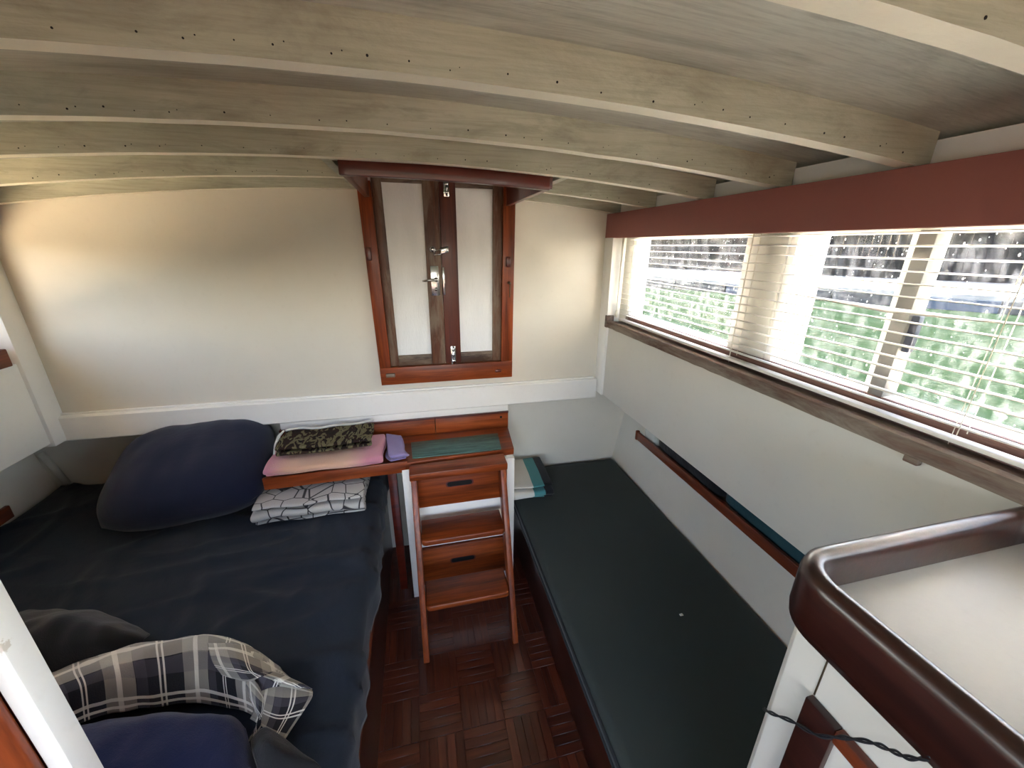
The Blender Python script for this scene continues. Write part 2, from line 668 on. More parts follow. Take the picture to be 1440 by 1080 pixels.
def beam_mesh(x0, x1, y0, y1, n=40):
    mb = MB()
    vs, fs = [], []
    for i in range(n + 1):
        x = x0 + (x1 - x0) * i / n
        zb = camber(x)
        w = 0.0012 * frac_noise(x, y0, 0, 9)
        vs += [(x, y0, zb + w), (x, y1, zb + w), (x, y1, zb + BH), (x, y0, zb + BH)]
    for i in range(n):
        a = 4 * i
        for k in range(4):
            fs.append((a + k, a + (k + 1) % 4, a + 4 + (k + 1) % 4, a + 4 + k))
    fs += [(0, 3, 2, 1), (4 * n, 4 * n + 1, 4 * n + 2, 4 * n + 3)]
    return mb.add(vs, fs)


def nail_row(beam, x0, x1, y0, seed, step=0.085):
    rnd = random.Random(seed)
    mb = MB()
    x = x0 + 0.05
    while x < x1 - 0.05:
        z = camber(x) + 0.012 + rnd.uniform(-0.003, 0.003)
        r = rnd.choice([0.0009, 0.0012, 0.0016])
        mb.tube([(x, y0 + 0.004, z), (x, y0 - 0.0006, z)], r, 7)
        if rnd.random() < 0.25:
            mb.tube([(x + 0.012, y0 + 0.004, z + 0.004), (x + 0.012, y0 - 0.0006, z + 0.004)], r * 0.7, 6)
        x += 0.062 * rnd.uniform(0.6, 1.4)
    o = mb.build('nail_hole_row', 'black_hole', beam)
    tag(o, kind='stuff')


BT = 0.029
for k, y0 in enumerate((-1.2, -0.85, -0.5, -0.15, 0.318, 0.60, 0.88, 1.152, 1.468, 1.745)):
    segs = [(XL + 0.02, XR + 0.03)]
    if y0 > 1.4:
        segs = [(XL + 0.02, HX0 - 0.03), (HX1 + 0.03, XR + 0.03)]
    for sx0, sx1 in segs:
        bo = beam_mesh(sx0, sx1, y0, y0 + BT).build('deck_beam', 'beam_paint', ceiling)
        bo.data.materials.append(MATS['beam_edge_paint'])      # undersides in a paler cream than the faces
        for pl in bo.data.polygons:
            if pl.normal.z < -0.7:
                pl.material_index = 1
        if y0 > 0.3 and y0 < 1.7:
            nail_row(bo, sx0, sx1, y0, k * 3 + int(sx0 > 0))

# ------------------------------------------------------------------ bulkhead (front wall), lower wall, ledge
mb = MB()
N = 30
for (a, b, cut) in ((XL - 0.09, HX0, 0), (HX0, HX1, 1), (HX1, XR + 0.09, 0)):
    for i in range(N):
        x0, x1 = a + (b - a) * i / N, a + (b - a) * (i + 1) / N
        z0, z1 = (2.12, 2.12) if cut else (camber(x0) + BH + 0.01, camber(x1) + BH + 0.01)
        mb.hexa([(x0, YB, 0.9), (x1, YB, 0.9), (x1, YB + 0.03, 0.9), (x0, YB + 0.03, 0.9), (x0, YB, z0), (x1, YB, z1), (x1, YB + 0.03, z1), (x0, YB + 0.03, z0)])
wall_front = struct(mb.build('wall_front', 'cream_paint'), 'cream painted bulkhead around the double doors', 'wall')
struct(B(-1.75, 1.25, YL, YL + 0.03, -0.03, 0.93).build('wall_front_lower', 'hull_paint'), 'shadowed grey-white lower wall behind the bunks, under the ledge', 'wall')
struct(B(XL - 0.25, XR + 0.25, YB + 0.0, YL + 0.03, 0.9, 0.925).build('trim_7', 'white_paint'), 'white soffit board between bulkhead and lower wall', 'trim')
# the white ledge board: slightly sagging front, rounded top edge
mb = MB()
lx0, lx1 = XL - 0.005, XR - 0.012
n = 24
vs, fs = [], []
for i in range(n + 1):
    x = lx0 + (lx1 - lx0) * i / n
    prof = [(YB + 0.02, 0.958), (YB - 0.022, 0.958), (YB - 0.028, 0.952), (YB - 0.028, 0.858), (YB - 0.022, 0.853), (YB + 0.02, 0.853)]
    vs += [(x, y, z) for y, z in prof]
for i in range(n):
    for k in range(6):
        fs.append((6 * i + k, 6 * i + (k + 1) % 6, 6 * i + 6 + (k + 1) % 6, 6 * i + 6 + k))
fs += [tuple(range(5, -1, -1)), tuple(range(6 * n, 6 * n + 6))]
mb.add(vs, fs)
struct(mb.build('trim_1', 'white_paint'), 'thick white ledge board across the foot of the bulkhead', 'trim')
struct(B(lx0 + 0.01, lx1 - 0.01, YB - 0.012, YB + 0.001, 0.957, 0.966).build('trim_2', 'white_paint', bevel=0.003), 'thin white bead along the top of the ledge board', 'trim')
struct(B(-0.63, 0.402, 1.762, 1.80, 0.815, 0.856).build('trim_3', 'white_paint', bevel=0.002), 'white strip under the ledge above the wooden backboard', 'trim')

# ------------------------------------------------------------------ right cabin side: panel, corner post, red valance beam, carlin, hull
struct(B(XR, XR + 0.02, YREAR, 1.70, 0.89, 1.245).build('wall_right', 'panel_paint', bevel=0.002), 'plain off-white side panel below the window sill', 'wall')
pa = [on_y(838, 553, YB), on_y(853, 335, YB)]
mb = MB().hexa([(0.872, 1.70, 0.888), (0.93, 1.70, 0.888), (0.93, YB, 0.888), (0.872, YB, 0.888), (0.862, 1.70, 1.66), (0.93, 1.70, 1.66), (0.93, YB, 1.66), (0.862, YB, 1.66)])
struct(mb.build('trim_4', 'white_paint', bevel=0.002), 'white corner post between bulkhead and windows', 'trim')
struct(B(0.862, 0.89, YREAR, YB, 1.635, 1.737).build('trim_5', 'red_paint', bevel=0.002), 'long matt red-brown beam above the windows', 'trim')
struct(B(0.915, 0.95, YREAR, YB, 1.68, 1.782).build('trim_6', 'white_paint'), 'off-white timber behind the beam ends', 'trim')
mb = MB()
for (z0, z1) in ((0.0, 0.43), (0.43, 0.93)):
    xa, xb = 1.07 + (z0 - 0.43) * 0.17, 1.07 + (z1 - 0.43) * 0.17
    mb.hexa([(xa, YREAR, z0), (xa + 0.03, YREAR, z0), (xa + 0.03, YL + 0.02, z0), (xa, YL + 0.02, z0), (xb, YREAR, z1), (xb + 0.03, YREAR, z1), (xb + 0.03, YL + 0.02, z1), (xb, YL + 0.02, z1)])
struct(mb.build('wall_right_lower', 'hull_paint'), 'white painted hull side above the dark single bunk', 'wall')
struct(B(XR + 0.005, 1.22, YREAR, YB + 0.1, 0.90, 0.93).build('trim_8', 'hull_paint'), 'white underside of the side deck above the hull shelf', 'trim')

# left cabin side, mirrored
struct(B(XL - 0.02, XL, YREAR, 1.71, 0.872, 1.19).build('wall_left', 'white_paint', bevel=0.002), 'white side panel at the left edge above the double bed', 'wall')
mb = MB().hexa([(XL - 0.06, 1.695, 0.86), (XL + 0.012, 1.70, 0.86), (XL + 0.012, YB, 0.86), (XL - 0.06, YB, 0.86), (XL - 0.06, 1.70, 1.72), (XL + 0.012, 1.70, 1.72), (XL + 0.012, YB, 1.72), (XL - 0.06, YB, 1.72)])
struct(mb.build('trim_9', 'white_paint', bevel=0.002), 'white corner post at the left end of the bulkhead', 'trim')
mb = MB()
for (z0, z1) in ((0.0, 0.58), (0.58, 0.93)):
    xa, xb = -1.575 - (z0 - 0.58) * 0.2, -1.575 - (z1 - 0.58) * 0.2
    mb.hexa([(xa - 0.03, YREAR, z0), (xa, YREAR, z0), (xa, YL + 0.02, z0), (xa - 0.03, YL + 0.02, z0), (xb - 0.03, YREAR, z1), (xb, YREAR, z1), (xb, YL + 0.02, z1), (xb - 0.03, YL + 0.02, z1)])
struct(mb.build('wall_left_lower', 'hull_paint'), 'pale grey hull side beside the double bed', 'wall')
struct(B(-1.7, XL - 0.005, YREAR, YB + 0.1, 0.90, 0.93).build('trim_10', 'hull_paint'), 'white underside of the left side deck', 'trim')
struct(B(XL - 0.01, XL + 0.018, YREAR, YB, 1.60, 1.75).build('trim_11', 'red_paint'), 'matt red-brown beam above the left windows', 'trim')
struct(B(XL - 0.03, XL - 0.012, YREAR, YB, 1.60, 1.80).build('trim_12', 'white_paint'), 'off-white timber behind the left beam', 'trim')
mb = MB().tube([on_y(95, 680, 1.862), on_y(57, 637, 1.862)], 0.012, 8)
struct(mb.build('trim_13', 'hull_paint', smooth=True), 'painted batten in the corner of hull and lower wall at left', 'trim')

# unseen rear wall behind the viewer, its opening widened to let in daylight
mb = MB().box(-1.75, -1.35, YREAR - 0.03, YREAR, 0, 1.9).box(0.85, 1.2, YREAR - 0.03, YREAR, 0, 1.9).box(-1.35, 0.85, YREAR - 0.03, YREAR, 0, 0.35)
struct(mb.build('wall_rear', 'cream_paint'), 'cream wall with a wide opening behind the viewer', 'wall')

# ------------------------------------------------------------------ windows
def side_window(name, sgn, xin, ysegs, label, bars):
    """sgn +1 right, -1 left; xin the inner face of the cabin side"""
    root = struct(empty(name, (xin + sgn * 0.1, 0.5, ZW0)), label, 'window')
    gx = xin + sgn * 0.10
    # outer wall below and above the glass
    B(gx - sgn * 0.015, gx + sgn * 0.03, YREAR, YB, 1.10, 1.298).build('lower_frame', 'exterior_white', root)
    B(gx - sgn * 0.015, gx + sgn * 0.03, YREAR, YB, 1.632, 1.82).build('upper_frame', 'exterior_white', root)
    B(gx - sgn * 0.022, gx - sgn * 0.0155, YREAR, 1.69, 1.255, 1.297).build('inner_rail', 'frame_brown', root)
    for (a, b) in ysegs:
        p = B(gx, gx + sgn * 0.005, a, b, 1.292, 1.638).build('pane', 'window_glass', root)
        # dried spray and droplets on this pane
        if sgn > 0:
            rnd = random.Random(int(a * 100) + 5)
            mb = MB()
            for q in range(int(620 * (b - a))):
                yy, zz = rnd.uniform(a, b), 1.30 + 0.33 * rnd.random() ** 0.8
                r = rnd.choice([0.0007, 0.0009, 0.0012, 0.0018])
                ex = rnd.uniform(1, 1.8)
                vs = [(gx - 0.0006, yy + r * math.cos(k * 1.0472), zz + ex * r * math.sin(k * 1.0472)) for k in range(6)] + [(gx - 0.0006 - r * 0.5, yy, zz)]
                mb.add(vs, [(k, (k + 1) % 6, 6) for k in range(6)])
            tag(mb.build('droplets', 'droplet', p, smooth=True), kind='stuff')
    for (a, b, m, dx) in bars:
        B(gx - sgn * 0.02, gx + sgn * dx, a, b, 1.295, 1.635).build('mullion', m, root, bevel=0.002)
    return root


w1 = side_window('window_1', 1, XR, [(1.045, 1.69), (0.615, 0.895), (-0.45, 0.58)], 'salt-spattered side windows behind the slatted blind, water beyond',
                 [(1.665, 1.78, 'exterior_white', 0.05), (0.90, 1.04, 'panel_paint', 0.02), (0.872, 0.893, 'exterior_white', 0.006), (0.583, 0.613, 'grey_frame', 0.02), (-0.6, -0.45, 'panel_paint', 0.03), (-1.6, -0.6, 'panel_paint', 0.03)])
# outer white posts of the deckhouse frame
B(1.02, 1.13, 0.925, 1.02, 1.15, 1.80).build('outer_post', 'exterior_white', w1, bevel=0.004)
B(1.015, 1.05, 0.622, 0.66, 1.15, 1.80).build('outer_post', 'exterior_white', w1, bevel=0.004)
B(0.962, 0.976, 0.565, 0.58, 1.40, 1.475).build('latch', 'dark_latch', w1, bevel=0.003)
w2 = side_window('window_2', -1, XL, [(0.5, 1.61), (-0.7, 0.4)], 'side windows on the left of the cabin',
                 [(1.61, 1.78, 'exterior_white', 0.02), (0.4, 0.5, 'panel_paint', 0.03), (-1.6, -0.7, 'panel_paint', 0.03)])

# sills
sill = struct(empty('trim_14', (0.93, 0.5, 1.25)), 'worn brown wooden window sill with peeling edge', 'trim')
B(0.872, 0.985, -0.6, 1.70, 1.248, 1.262).build('sill_board', 'sill_worn', sill, bevel=0.002)
mb = MB()
prof = [(0.864, 1.238), (0.884, 1.236), (0.884, 1.264), (0.878, 1.272), (0.867, 1.268)]
n = 60
vs, fs = [], []
rnd = random.Random(3)
for i in range(n + 1):
    y = -0.6 + 2.31 * i / n
    j = 0.0014 * frac_noise(y, 3, 0, 23)
    vs += [(px + j, y, pz + j) for px, pz in prof]
for i in range(n):
    for k in range(5):
        fs.append((5 * i + k, 5 * i + 5 + k, 5 * i + 5 + (k + 1) % 5, 5 * i + (k + 1) % 5))
fs += [tuple(range(5)), tuple(range(5 * n + 4, 5 * n - 1, -1))]
mb.add(vs, fs).build('nosing', 'sill_worn', sill)
p = on_x(1287, 633, 0.866)
B(0.862, 0.876, p.y - 0.012, p.y + 0.012, 1.226, 1.240).build('chip', 'sill_worn', sill, bevel=0.003)
B(0.862, 0.90, 1.692, 1.712, 1.235, 1.292).build('end_block', 'sill_worn', sill, bevel=0.003)
s2 = struct(empty('trim_15', (XL, 0.5, 1.2)), 'varnished window sill end at the left edge of the view', 'trim')
B(XL - 0.08, XL + 0.014, -0.8, 1.672, 1.19, 1.252).build('nosing', 'varnish_y', s2, bevel=0.004)

# ------------------------------------------------------------------ double doors in the bulkhead
YD = YB - 0.012               # leaf front face


def zp(zx, zy, yv=YD):
    q = on_y(460 + zx / 3.1765, 210 + zy / 3.1765, yv)
    return (q.x, q.z)


def quad(a, b, c, d, y0, y1, yv=YD):
    """four zoom-pixel corners: bottom-left, bottom-right, top-right, top-left"""
    return MB().xz_prism([zp(*a, yv), zp(*b, yv), zp(*c, yv), zp(*d, yv)], y0, y1)


door = struct(empty('door_1', (0.115, YB, 0.99)), 'weathered wooden double doors with white panels in red-brown frame', 'door')
ZT = 1.96   # leaves continue up behind the header


def strip(xb0, xb1, zb, xt0, xt1, zt, y0, y1):
    return MB().xz_prism([(xb0, zb), (xb1, zb), (xt1, zt), (xt0, zt)], y0, y1)


def ext(p, q, z):
    """extend the line p->q (x, z) to height z"""
    k = (z - p[1]) / (q[1] - p[1])
    return p[0] + (q[0] - p[0]) * k


JLo, JLi = (zp(245, 1045), zp(135, 180)), (zp(285, 968), zp(214, 330))
JRo, JRi = (zp(822, 1015), zp(838, 235)), (zp(775, 945), zp(785, 240))
zs0, zs1 = zp(500, 1032)[1], zp(530, 957)[1]
frame = empty('door_frame', (0, 0, 0))
frame.parent = door
frame.location = -Vector(door.location)


def fpart(mb, name, mat, parent=frame, **k):
    return mb.build(name, mat, parent, **k)


yf0, yf1 = YB - 0.028, YB + 0.001
fpart(strip(ext(*JLo, zs1), ext(*JLi, zs1), zs1, ext(*JLo, 1.83), ext(*JLi, 1.83), 1.83, yf0, yf1), 'jamb', 'varnish_z', bevel=0.002)
fpart(strip(ext(*JRi, zs1), ext(*JRo, zs1), zs1, ext(*JRi, 1.83), ext(*JRo, 1.83), 1.83, yf0, yf1), 'jamb', 'varnish_z', bevel=0.002)
fpart(strip(ext(*JLo, zs0), ext(*JRo, zs0), zs0, ext(*JLo, zs1), ext(*JRo, zs1), zs1, yf0 - 0.004, yf1), 'door_sill', 'varnish_x', bevel=0.002)
for zx, zy, w, h, m, nm in ((188, 467, 0.022, 0.050, 'mahogany_dark_x', 'turn_button'), (805, 502, 0.020, 0.042, 'mahogany_dark_x', 'turn_button'), (285, 1003, 0.040, 0.018, 'door_rail', 'wooden_stop'), (760, 983, 0.030, 0.014, 'mahogany_dark_x', 'wooden_stop')):
    x, z = zp(zx, zy)
    fpart(B(x - w / 2, x + w / 2, yf0 - 0.014, yf0 + 0.001, z - h / 2, z + h / 2), nm, m, bevel=0.004)
x, z = zp(808, 595)
fpart(MB().tube([(x, yf0 + 0.002, z), (x, yf0 - 0.02, z)], 0.006, 10), 'hook_boss', 'brass_dull', smooth=True)
fpart(MB().tube([(x + 0.002, yf0 - 0.016, z), (x + 0.002, yf0 - 0.014, z - 0.03), (x + 0.003, yf0 - 0.008, z - 0.062)], 0.0022, 8), 'hook_pin', 'brass_dull', smooth=True)

SEAM = (zp(530, 955), zp(495, 110))
PL = ((zp(318, 920), zp(240, 145)), (zp(467, 915), zp(422, 152)))
PR = ((zp(597, 905), zp(572, 168)), (zp(738, 900), zp(740, 180)))
zrb_l, zrt_l = zp(390, 918)[1], zp(330, 149)[1]
zrb_r, zrt_r = zp(667, 903)[1], zp(655, 174)[1]
for nm, lo, hi, pn, zb, zt, mats in (('door_leaf', JLi, SEAM, PL, zrb_l, zrt_l, ('door_stile', 'door_stile')), ('door_leaf', SEAM, JRi, PR, zrb_r, zrt_r, ('door_stile_red', 'door_stile'))):
    g = 0.001
    leaf = strip(ext(*pn[0], zb) - 0.006, ext(*pn[1], zb) + 0.006, zb - 0.006, ext(*pn[0], zt) - 0.006, ext(*pn[1], zt) + 0.006, zt + 0.006, YD + 0.005, YD + 0.011)
    leaf_o = leaf.build('door_leaf', 'panel_weathered', door)
    tag(leaf_o, 'white painted door panel, paint cracked')
    strip(ext(*lo, zs1) + g, ext(*pn[0], zs1), zs1 + 0.002, ext(*lo, ZT) + g, ext(*pn[0], ZT), ZT, YD - 0.004, YD + 0.014).build('stile', mats[0], leaf_o, bevel=0.002)
    strip(ext(*pn[1], zs1), ext(*hi, zs1) - g, zs1 + 0.002, ext(*pn[1], ZT), ext(*hi, ZT) - g, ZT, YD - 0.004, YD + 0.014).build('stile', mats[1], leaf_o, bevel=0.002)
    strip(ext(*pn[0], zs1), ext(*pn[1], zs1), zs1 + 0.002, ext(*pn[0], zb), ext(*pn[1], zb), zb, YD - 0.003, YD + 0.013).build('bottom_rail', 'door_rail', leaf_o, bevel=0.002)
    strip(ext(*pn[0], zt), ext(*pn[1], zt), zt, ext(*pn[0], ZT), ext(*pn[1], ZT), ZT, YD - 0.003, YD + 0.013).build('top_rail', 'door_rail', leaf_o, bevel=0.002)
leaves = [c for c in door.children if c.name.startswith('door_leaf')]


def bolt(zx, zy, h):
    x, z = zp(zx, zy)
    y = YD - 0.004
    bo = B(x - 0.011, x + 0.011, y - 0.002, y + 0.0005, z - h / 2, z + h / 2).build('barrel_bolt', 'chrome', door, bevel=0.0008)
    MB().tube([(x, y - 0.007, z - h * 0.48), (x, y - 0.007, z + h * 0.5)], 0.004, 10).build('bolt_rod', 'chrome', bo, smooth=True)
    for dz in (-0.3, 0.05, 0.35):
        B(x - 0.008, x + 0.008, y - 0.0115, y - 0.001, z + h * dz - 0.005, z + h * dz + 0.005).build('bolt_keeper', 'chrome', bo, bevel=0.002)
    MB().tube([(x, y - 0.010, z - h * 0.12), (x, y - 0.024, z - h * 0.12)], [0.003, 0.0042], 8).build('bolt_knob', 'chrome', bo, smooth=True)


bolt(531, 160, 0.085)
bolt(564, 918, 0.085)
y = YD - 0.004
x, z = zp(482, 587)
lk = B(x - 0.0175, x + 0.0175, y - 0.003, y + 0.0005, z - 0.062, z + 0.062).build('lock_plate', 'chrome', door, bevel=0.0012)
MB().tube([(x + 0.004, y - 0.002, z + 0.006), (x + 0.004, y - 0.022, z + 0.006)], 0.009, 12).build('handle_rose', 'chrome', lk, smooth=True)
MB().tube([(x + 0.006, y - 0.025, z + 0.006), (x - 0.018, y - 0.027, z + 0.005), (x - 0.045, y - 0.024, z + 0.002), (x - 0.053, y - 0.020, z + 0.001)], [0.005, 0.0055, 0.0045, 0.003], 10).build('lever_handle', 'chrome', lk, smooth=True)
MB().tube([(x + 0.002, y - 0.002, z - 0.035), (x + 0.002, y - 0.007, z - 0.035)], 0.007, 12).build('key_cylinder', 'chrome', lk, smooth=True)
x, z = zp(521, 588)
B(x - 0.0045, x + 0.0045, y - 0.004, y + 0.0005, z - 0.058, z + 0.058).build('strike_plate', 'chrome', door, bevel=0.0015)
x, z = zp(471, 447)
MB().tube([(x, y, z), (x, y - 0.006, z), (x, y - 0.014, z)], [0.015, 0.014, 0.008], 14).build('hasp_boss', 'chrome', door, smooth=True)
x2, z2 = zp(495, 462)
hp = MB().tube([(x2 - 0.016, y - 0.014, z2 - 0.008), (x2 - 0.016, y - 0.014, z2 + 0.008), (x2 + 0.010, y - 0.014, z2 + 0.012), (x2 + 0.010, y - 0.014, z2 - 0.006), (x2 - 0.016, y - 0.014, z2 - 0.008)], 0.0035, 8).build('hasp_staple', 'chrome', door, smooth=True)
x3, z3 = zp(523, 452)
MB().hexa([(x3 - 0.016, y - 0.016, z3 - 0.014), (x3 + 0.016, y - 0.016, z3 - 0.008), (x3 + 0.016, y - 0.009, z3 - 0.008), (x3 - 0.016, y - 0.009, z3 - 0.014), (x3 - 0.014, y - 0.016, z3 + 0.010), (x3 + 0.017, y - 0.016, z3 + 0.018), (x3 + 0.017, y - 0.009, z3 + 0.018), (x3 - 0.014, y - 0.009, z3 + 0.010)]).build('hasp_strap', 'chrome', door, bevel=0.002)

# hatch trunk over the doors: curved header, cheeks, closed lid
trunk = struct(empty('trim_16', (0.11, 1.2, 1.76)), 'red-brown curved header and cheeks of the hatch over the doors', 'trim')
mb = MB()
n = 16
hx0, hx1 = on_y(475, 230, 1.195).x, on_y(773, 262, 1.195).x
vs, fs = [], []
for i in range(n + 1):
    x = hx0 + (hx1 - hx0) * i / n
    zt = camber(x) + 0.002
    vs += [(x, 1.19, zt - 0.036), (x, 1.212, zt - 0.036), (x, 1.212, zt), (x, 1.19, zt)]
for i in range(n):
    for k in range(4):
        fs.append((4 * i + k, 4 * i + (k + 1) % 4, 4 * i + 4 + (k + 1) % 4, 4 * i + 4 + k))
fs += [(0, 3, 2, 1), (4 * n, 4 * n + 1, 4 * n + 2, 4 * n + 3)]
mb.add(vs, fs).build('header', 'mahogany_dark_x', trunk, bevel=0.003)
for (xa, xb) in ((HX0 - 0.002, HX0 + 0.018), (HX1 - 0.018, HX1 + 0.002)):
    zb = camber((xa + xb) / 2) - 0.028
    B(xa, xb, 1.212, YB - 0.028, zb, 2.10).build('cheek', 'mahogany_dark_x', trunk, bevel=0.002)
B(HX0 - 0.03, HX1 + 0.03, 1.14, YB + 0.03, 2.10, 2.12).build('hatch_lid', 'deckhead_paint', trunk)
B(HX0 - 0.02, HX1 + 0.02, 1.186, 1.2, 1.80, 2.10).build('hatch_coaming', 'deckhead_paint', trunk)
for sx in (HX0 - 0.03, HX1 + 0.03):
    B(sx - 0.012, sx + 0.012, 1.186, YB, camber(sx) + 0.002, camber(sx) + 0.06).build('carlin', 'beam_paint', trunk)

# ------------------------------------------------------------------ venetian blind over the right windows
blind = thing('venetian_blind', (0.935, 0.5, 1.27), 'cream venetian blind with thin open slats over the right windows', 'blind')
BX, SW = 0.932, 0.025
by0, by1 = -0.35, 1.688
NS = 15
for k in range(NS):
    z = 1.300 + k * 0.0235
    twist = (k == 8)

    def sl(u, v, z=z, twist=twist, k=k):
        yy = by0 + (by1 - by0) * u
        a = -0.07
        if twist:
            a = -0.07 + 0.40 * max(0.0, 1 - abs(yy - 0.60) / 0.20)
        s = (v - 0.5) * SW
        crown = 0.0022 * (1 - (2 * v - 1) ** 2)
        sag = 0.0012 * frac_noise(yy, k * 1.7, 0, 2.3)
        return (BX + s * math.cos(a), yy, z + s * math.sin(a) + crown + sag - (0.006 * max(0.0, 1 - abs(yy - 0.60) / 0.20) if twist else 0))
    MB().grid(sl, 30, 3).build('slat', 'slat_paint', blind, smooth=True, solid=0.0008)
B(BX - 0.012, BX + 0.012, by0, by1, 1.270, 1.279).build('bottom_rail', 'slat_paint', blind, bevel=0.003)
B(BX - 0.016, BX + 0.016, by0, by1, 1.645, 1.672).build('head_rail', 'slat_paint', blind, bevel=0.003)
for q in ((1392, 520), (1047, 420), (890, 390)):
    yy = on_x(q[0], q[1], BX).y
    for dx in (-0.013, 0.013):
        MB().tube([(BX + dx, yy, 1.287), (BX + dx, yy, 1.648)], 0.0008, 6).build('ladder_cord', 'cord_cream', blind)
    MB().tube([(BX, yy + 0.012, 1.255), (BX, yy + 0.012, 1.648)], 0.0007, 6).build('lift_cord', 'cord_cream', blind)
for i in range(3):
    pts = [(0.905 + 0.003 * math.sin(i * 2 + s * 1.1), 1.684 + 0.004 * math.cos(i * 2.1 + s * 0.9), 1.648 - 0.038 * s) for s in range(10)]
    MB().tube(pts, 0.0018, 6).build('pull_cord', 'cord_cream', blind, smooth=True)
MB().tube([(0.905, 1.684, 1.318), (0.905, 1.684, 1.30), (0.905, 1.684, 1.285)], [0.004, 0.008, 0.006], 10).build('cord_tassel', 'cord_cream', blind, smooth=True)

# ------------------------------------------------------------------ shelf over the bed, backboard, cabinet, drawers
desk = thing('wooden_shelf', (-0.1, 1.65, 0.70), 'varnished brown wooden shelf with backboard over the bed head', 'shelf')
q = [(-0.628, 1.50), (-0.10, 1.512), (-0.10, 1.50), (0.378, 1.53), (0.40, 1.757), (-0.66, 1.757)]
MB().xy_prism(q, 0.703, 0.735).build('shelf_top', 'varnish_x', desk, bevel=0.003)
MB().xy_prism([(-0.634, 1.488), (-0.09, 1.502), (-0.09, 1.512), (-0.634, 1.50)], 0.690, 0.742).build('front_lip', 'varnish_x', desk, bevel=0.003)
B(-0.636, 0.04, 1.757, 1.775, 0.72, 0.817).build('backboard', 'varnish_x', desk, bevel=0.001)
B(0.042, 0.402, 1.757, 1.775, 0.72, 0.817).build('backboard', 'varnish_x', desk, bevel=0.001)
B(-0.636, 0.402, 1.751, 1.775, 0.812, 0.820).build('backboard_cap', 'mahogany_dark_x', desk)
for px_, pz_ in ((-0.57, 0.765), (0.365, 0.79)):
    MB().tube([(px_, 1.7575, pz_), (px_, 1.7555, pz_)], 0.006, 12).build('plug_hole', 'black_hole', desk)
B(0.388, 0.402, 1.775, 1.86, 0.72, 0.82).build('end_board', 'mahogany_dark_x', desk, bevel=0.002)

cab = thing('drawer_cabinet', (0.13, 1.68, 0.0), 'narrow white cabinet with two wooden drawers behind the ladder', 'cabinet')
CX0, CX1, CY = -0.115, 0.374, 1.50
B(CX0, CX0 + 0.035, CY, YL, 0.0, 0.703).build('side_panel', 'white_paint', cab, bevel=0.002)
B(CX1 - 0.035, CX1, CY, YL, 0.0, 0.703).build('side_panel', 'white_paint', cab, bevel=0.002)
for z0, z1 in ((0.02, 0.07), (0.285, 0.505), (0.69, 0.703)):
    B(CX0 + 0.035, CX1 - 0.035, CY + 0.002, CY + 0.03, z0, z1).build('rail', 'white_paint', cab, bevel=0.002)
for z0, z1 in ((0.075, 0.28), (0.51, 0.688)):
    dr = B(CX0 + 0.038, CX1 - 0.038, CY - 0.010, CY + 0.012, z0, z1).build('drawer', 'varnish_x', cab, bevel=0.003)
    cx, cz = (CX0 + CX1) / 2 - 0.005, z0 + (z1 - z0) * 0.58
    w, h = 0.055, 0.011
    pts = []
    for s in (0, 1):
        for k in range(7):
            a = -math.pi / 2 + math.pi * k / 6 + math.pi * s
            pts.append((cx + (w - h) * (1 - 2 * s) + h * math.cos(a), cz + h * math.sin(a)))
    MB().xz_prism(pts, CY - 0.0108, CY - 0.004).build('finger_slot', 'black_hole', dr)
    MB().xz_prism([(cx + (px_ - cx) * 1.12, cz + (pz_ - cz) * 1.3) for px_, pz_ in pts], CY - 0.0103, CY - 0.004).build('slot_edge', 'mahogany_dark_x', dr)

B(-0.18, -0.145, 1.56, 1.60, 0.0, 0.703).build('support_post', 'mahogany_dark_x', cab, bevel=0.002)
# ladder
lad = thing('companionway_ladder', (0.12, 1.3, 0.0), 'small varnished wooden ladder with two treads and a top step', 'ladder')
LX0, LX1 = -0.078, 0.318


def lady(z):
    return 1.165 + 0.27 * z / 0.72


for xa, xb in ((LX0, LX0 + 0.024), (LX1 - 0.024, LX1)):
    a, b = lady(0), lady(0.70)
    d = 0.075
    MB().hexa([(xa, a, 0), (xb, a, 0), (xb, a + d, 0), (xa, a + d, 0), (xa, b, 0.70), (xb, b, 0.70), (xb, min(b + d, 1.487), 0.70), (xa, min(b + d, 1.487), 0.70)]).build('stringer', 'varnish_z', lad, bevel=0.003)
for zt, ov in ((0.225, 0.022), (0.472, 0.022)):
    yf = lady(zt) - ov
    x0, x1 = LX0 + 0.0245, LX1 - 0.0245
    q = []
    for k in range(6):
        a = math.pi + math.pi / 2 * k / 5
        q.append((x0 + 0.02 + 0.02 * math.cos(a), yf + 0.02 + 0.02 * math.sin(a)))
    for k in range(6):
        a = -math.pi / 2 + math.pi / 2 * k / 5
        q.append((x1 - 0.02 + 0.02 * math.cos(a), yf + 0.02 + 0.02 * math.sin(a)))
    q += [(x1, yf + 0.14), (x0, yf + 0.14)]
    MB().xy_prism(q, zt - 0.026, zt).build('tread', 'varnish_x', lad, bevel=0.006, seg=3)
MB().hexa([(LX0 - 0.004, 1.405, 0.702), (LX1 + 0.004, 1.410, 0.702), (LX1 + 0.004, 1.497, 0.702), (LX0 - 0.004, 1.484, 0.702), (LX0 - 0.004, 1.405, 0.734), (LX1 + 0.004, 1.410, 0.734), (LX1 + 0.004, 1.497, 0.734), (LX0 - 0.004, 1.484, 0.734)]).build('top_step', 'varnish_x', lad, bevel=0.004)

q = [on_z(580, 644, 0.741), on_z(705, 631, 0.741), on_z(700, 609, 0.741), on_z(578, 622, 0.741)]
tag(MB().xy_prism([(p.x, p.y) for p in q], 0.7355, 0.742).build('cutting_mat', 'green_mat', bevel=0.0015), 'scuffed green rectangular mat on the shelf above the ladder', 'mat')

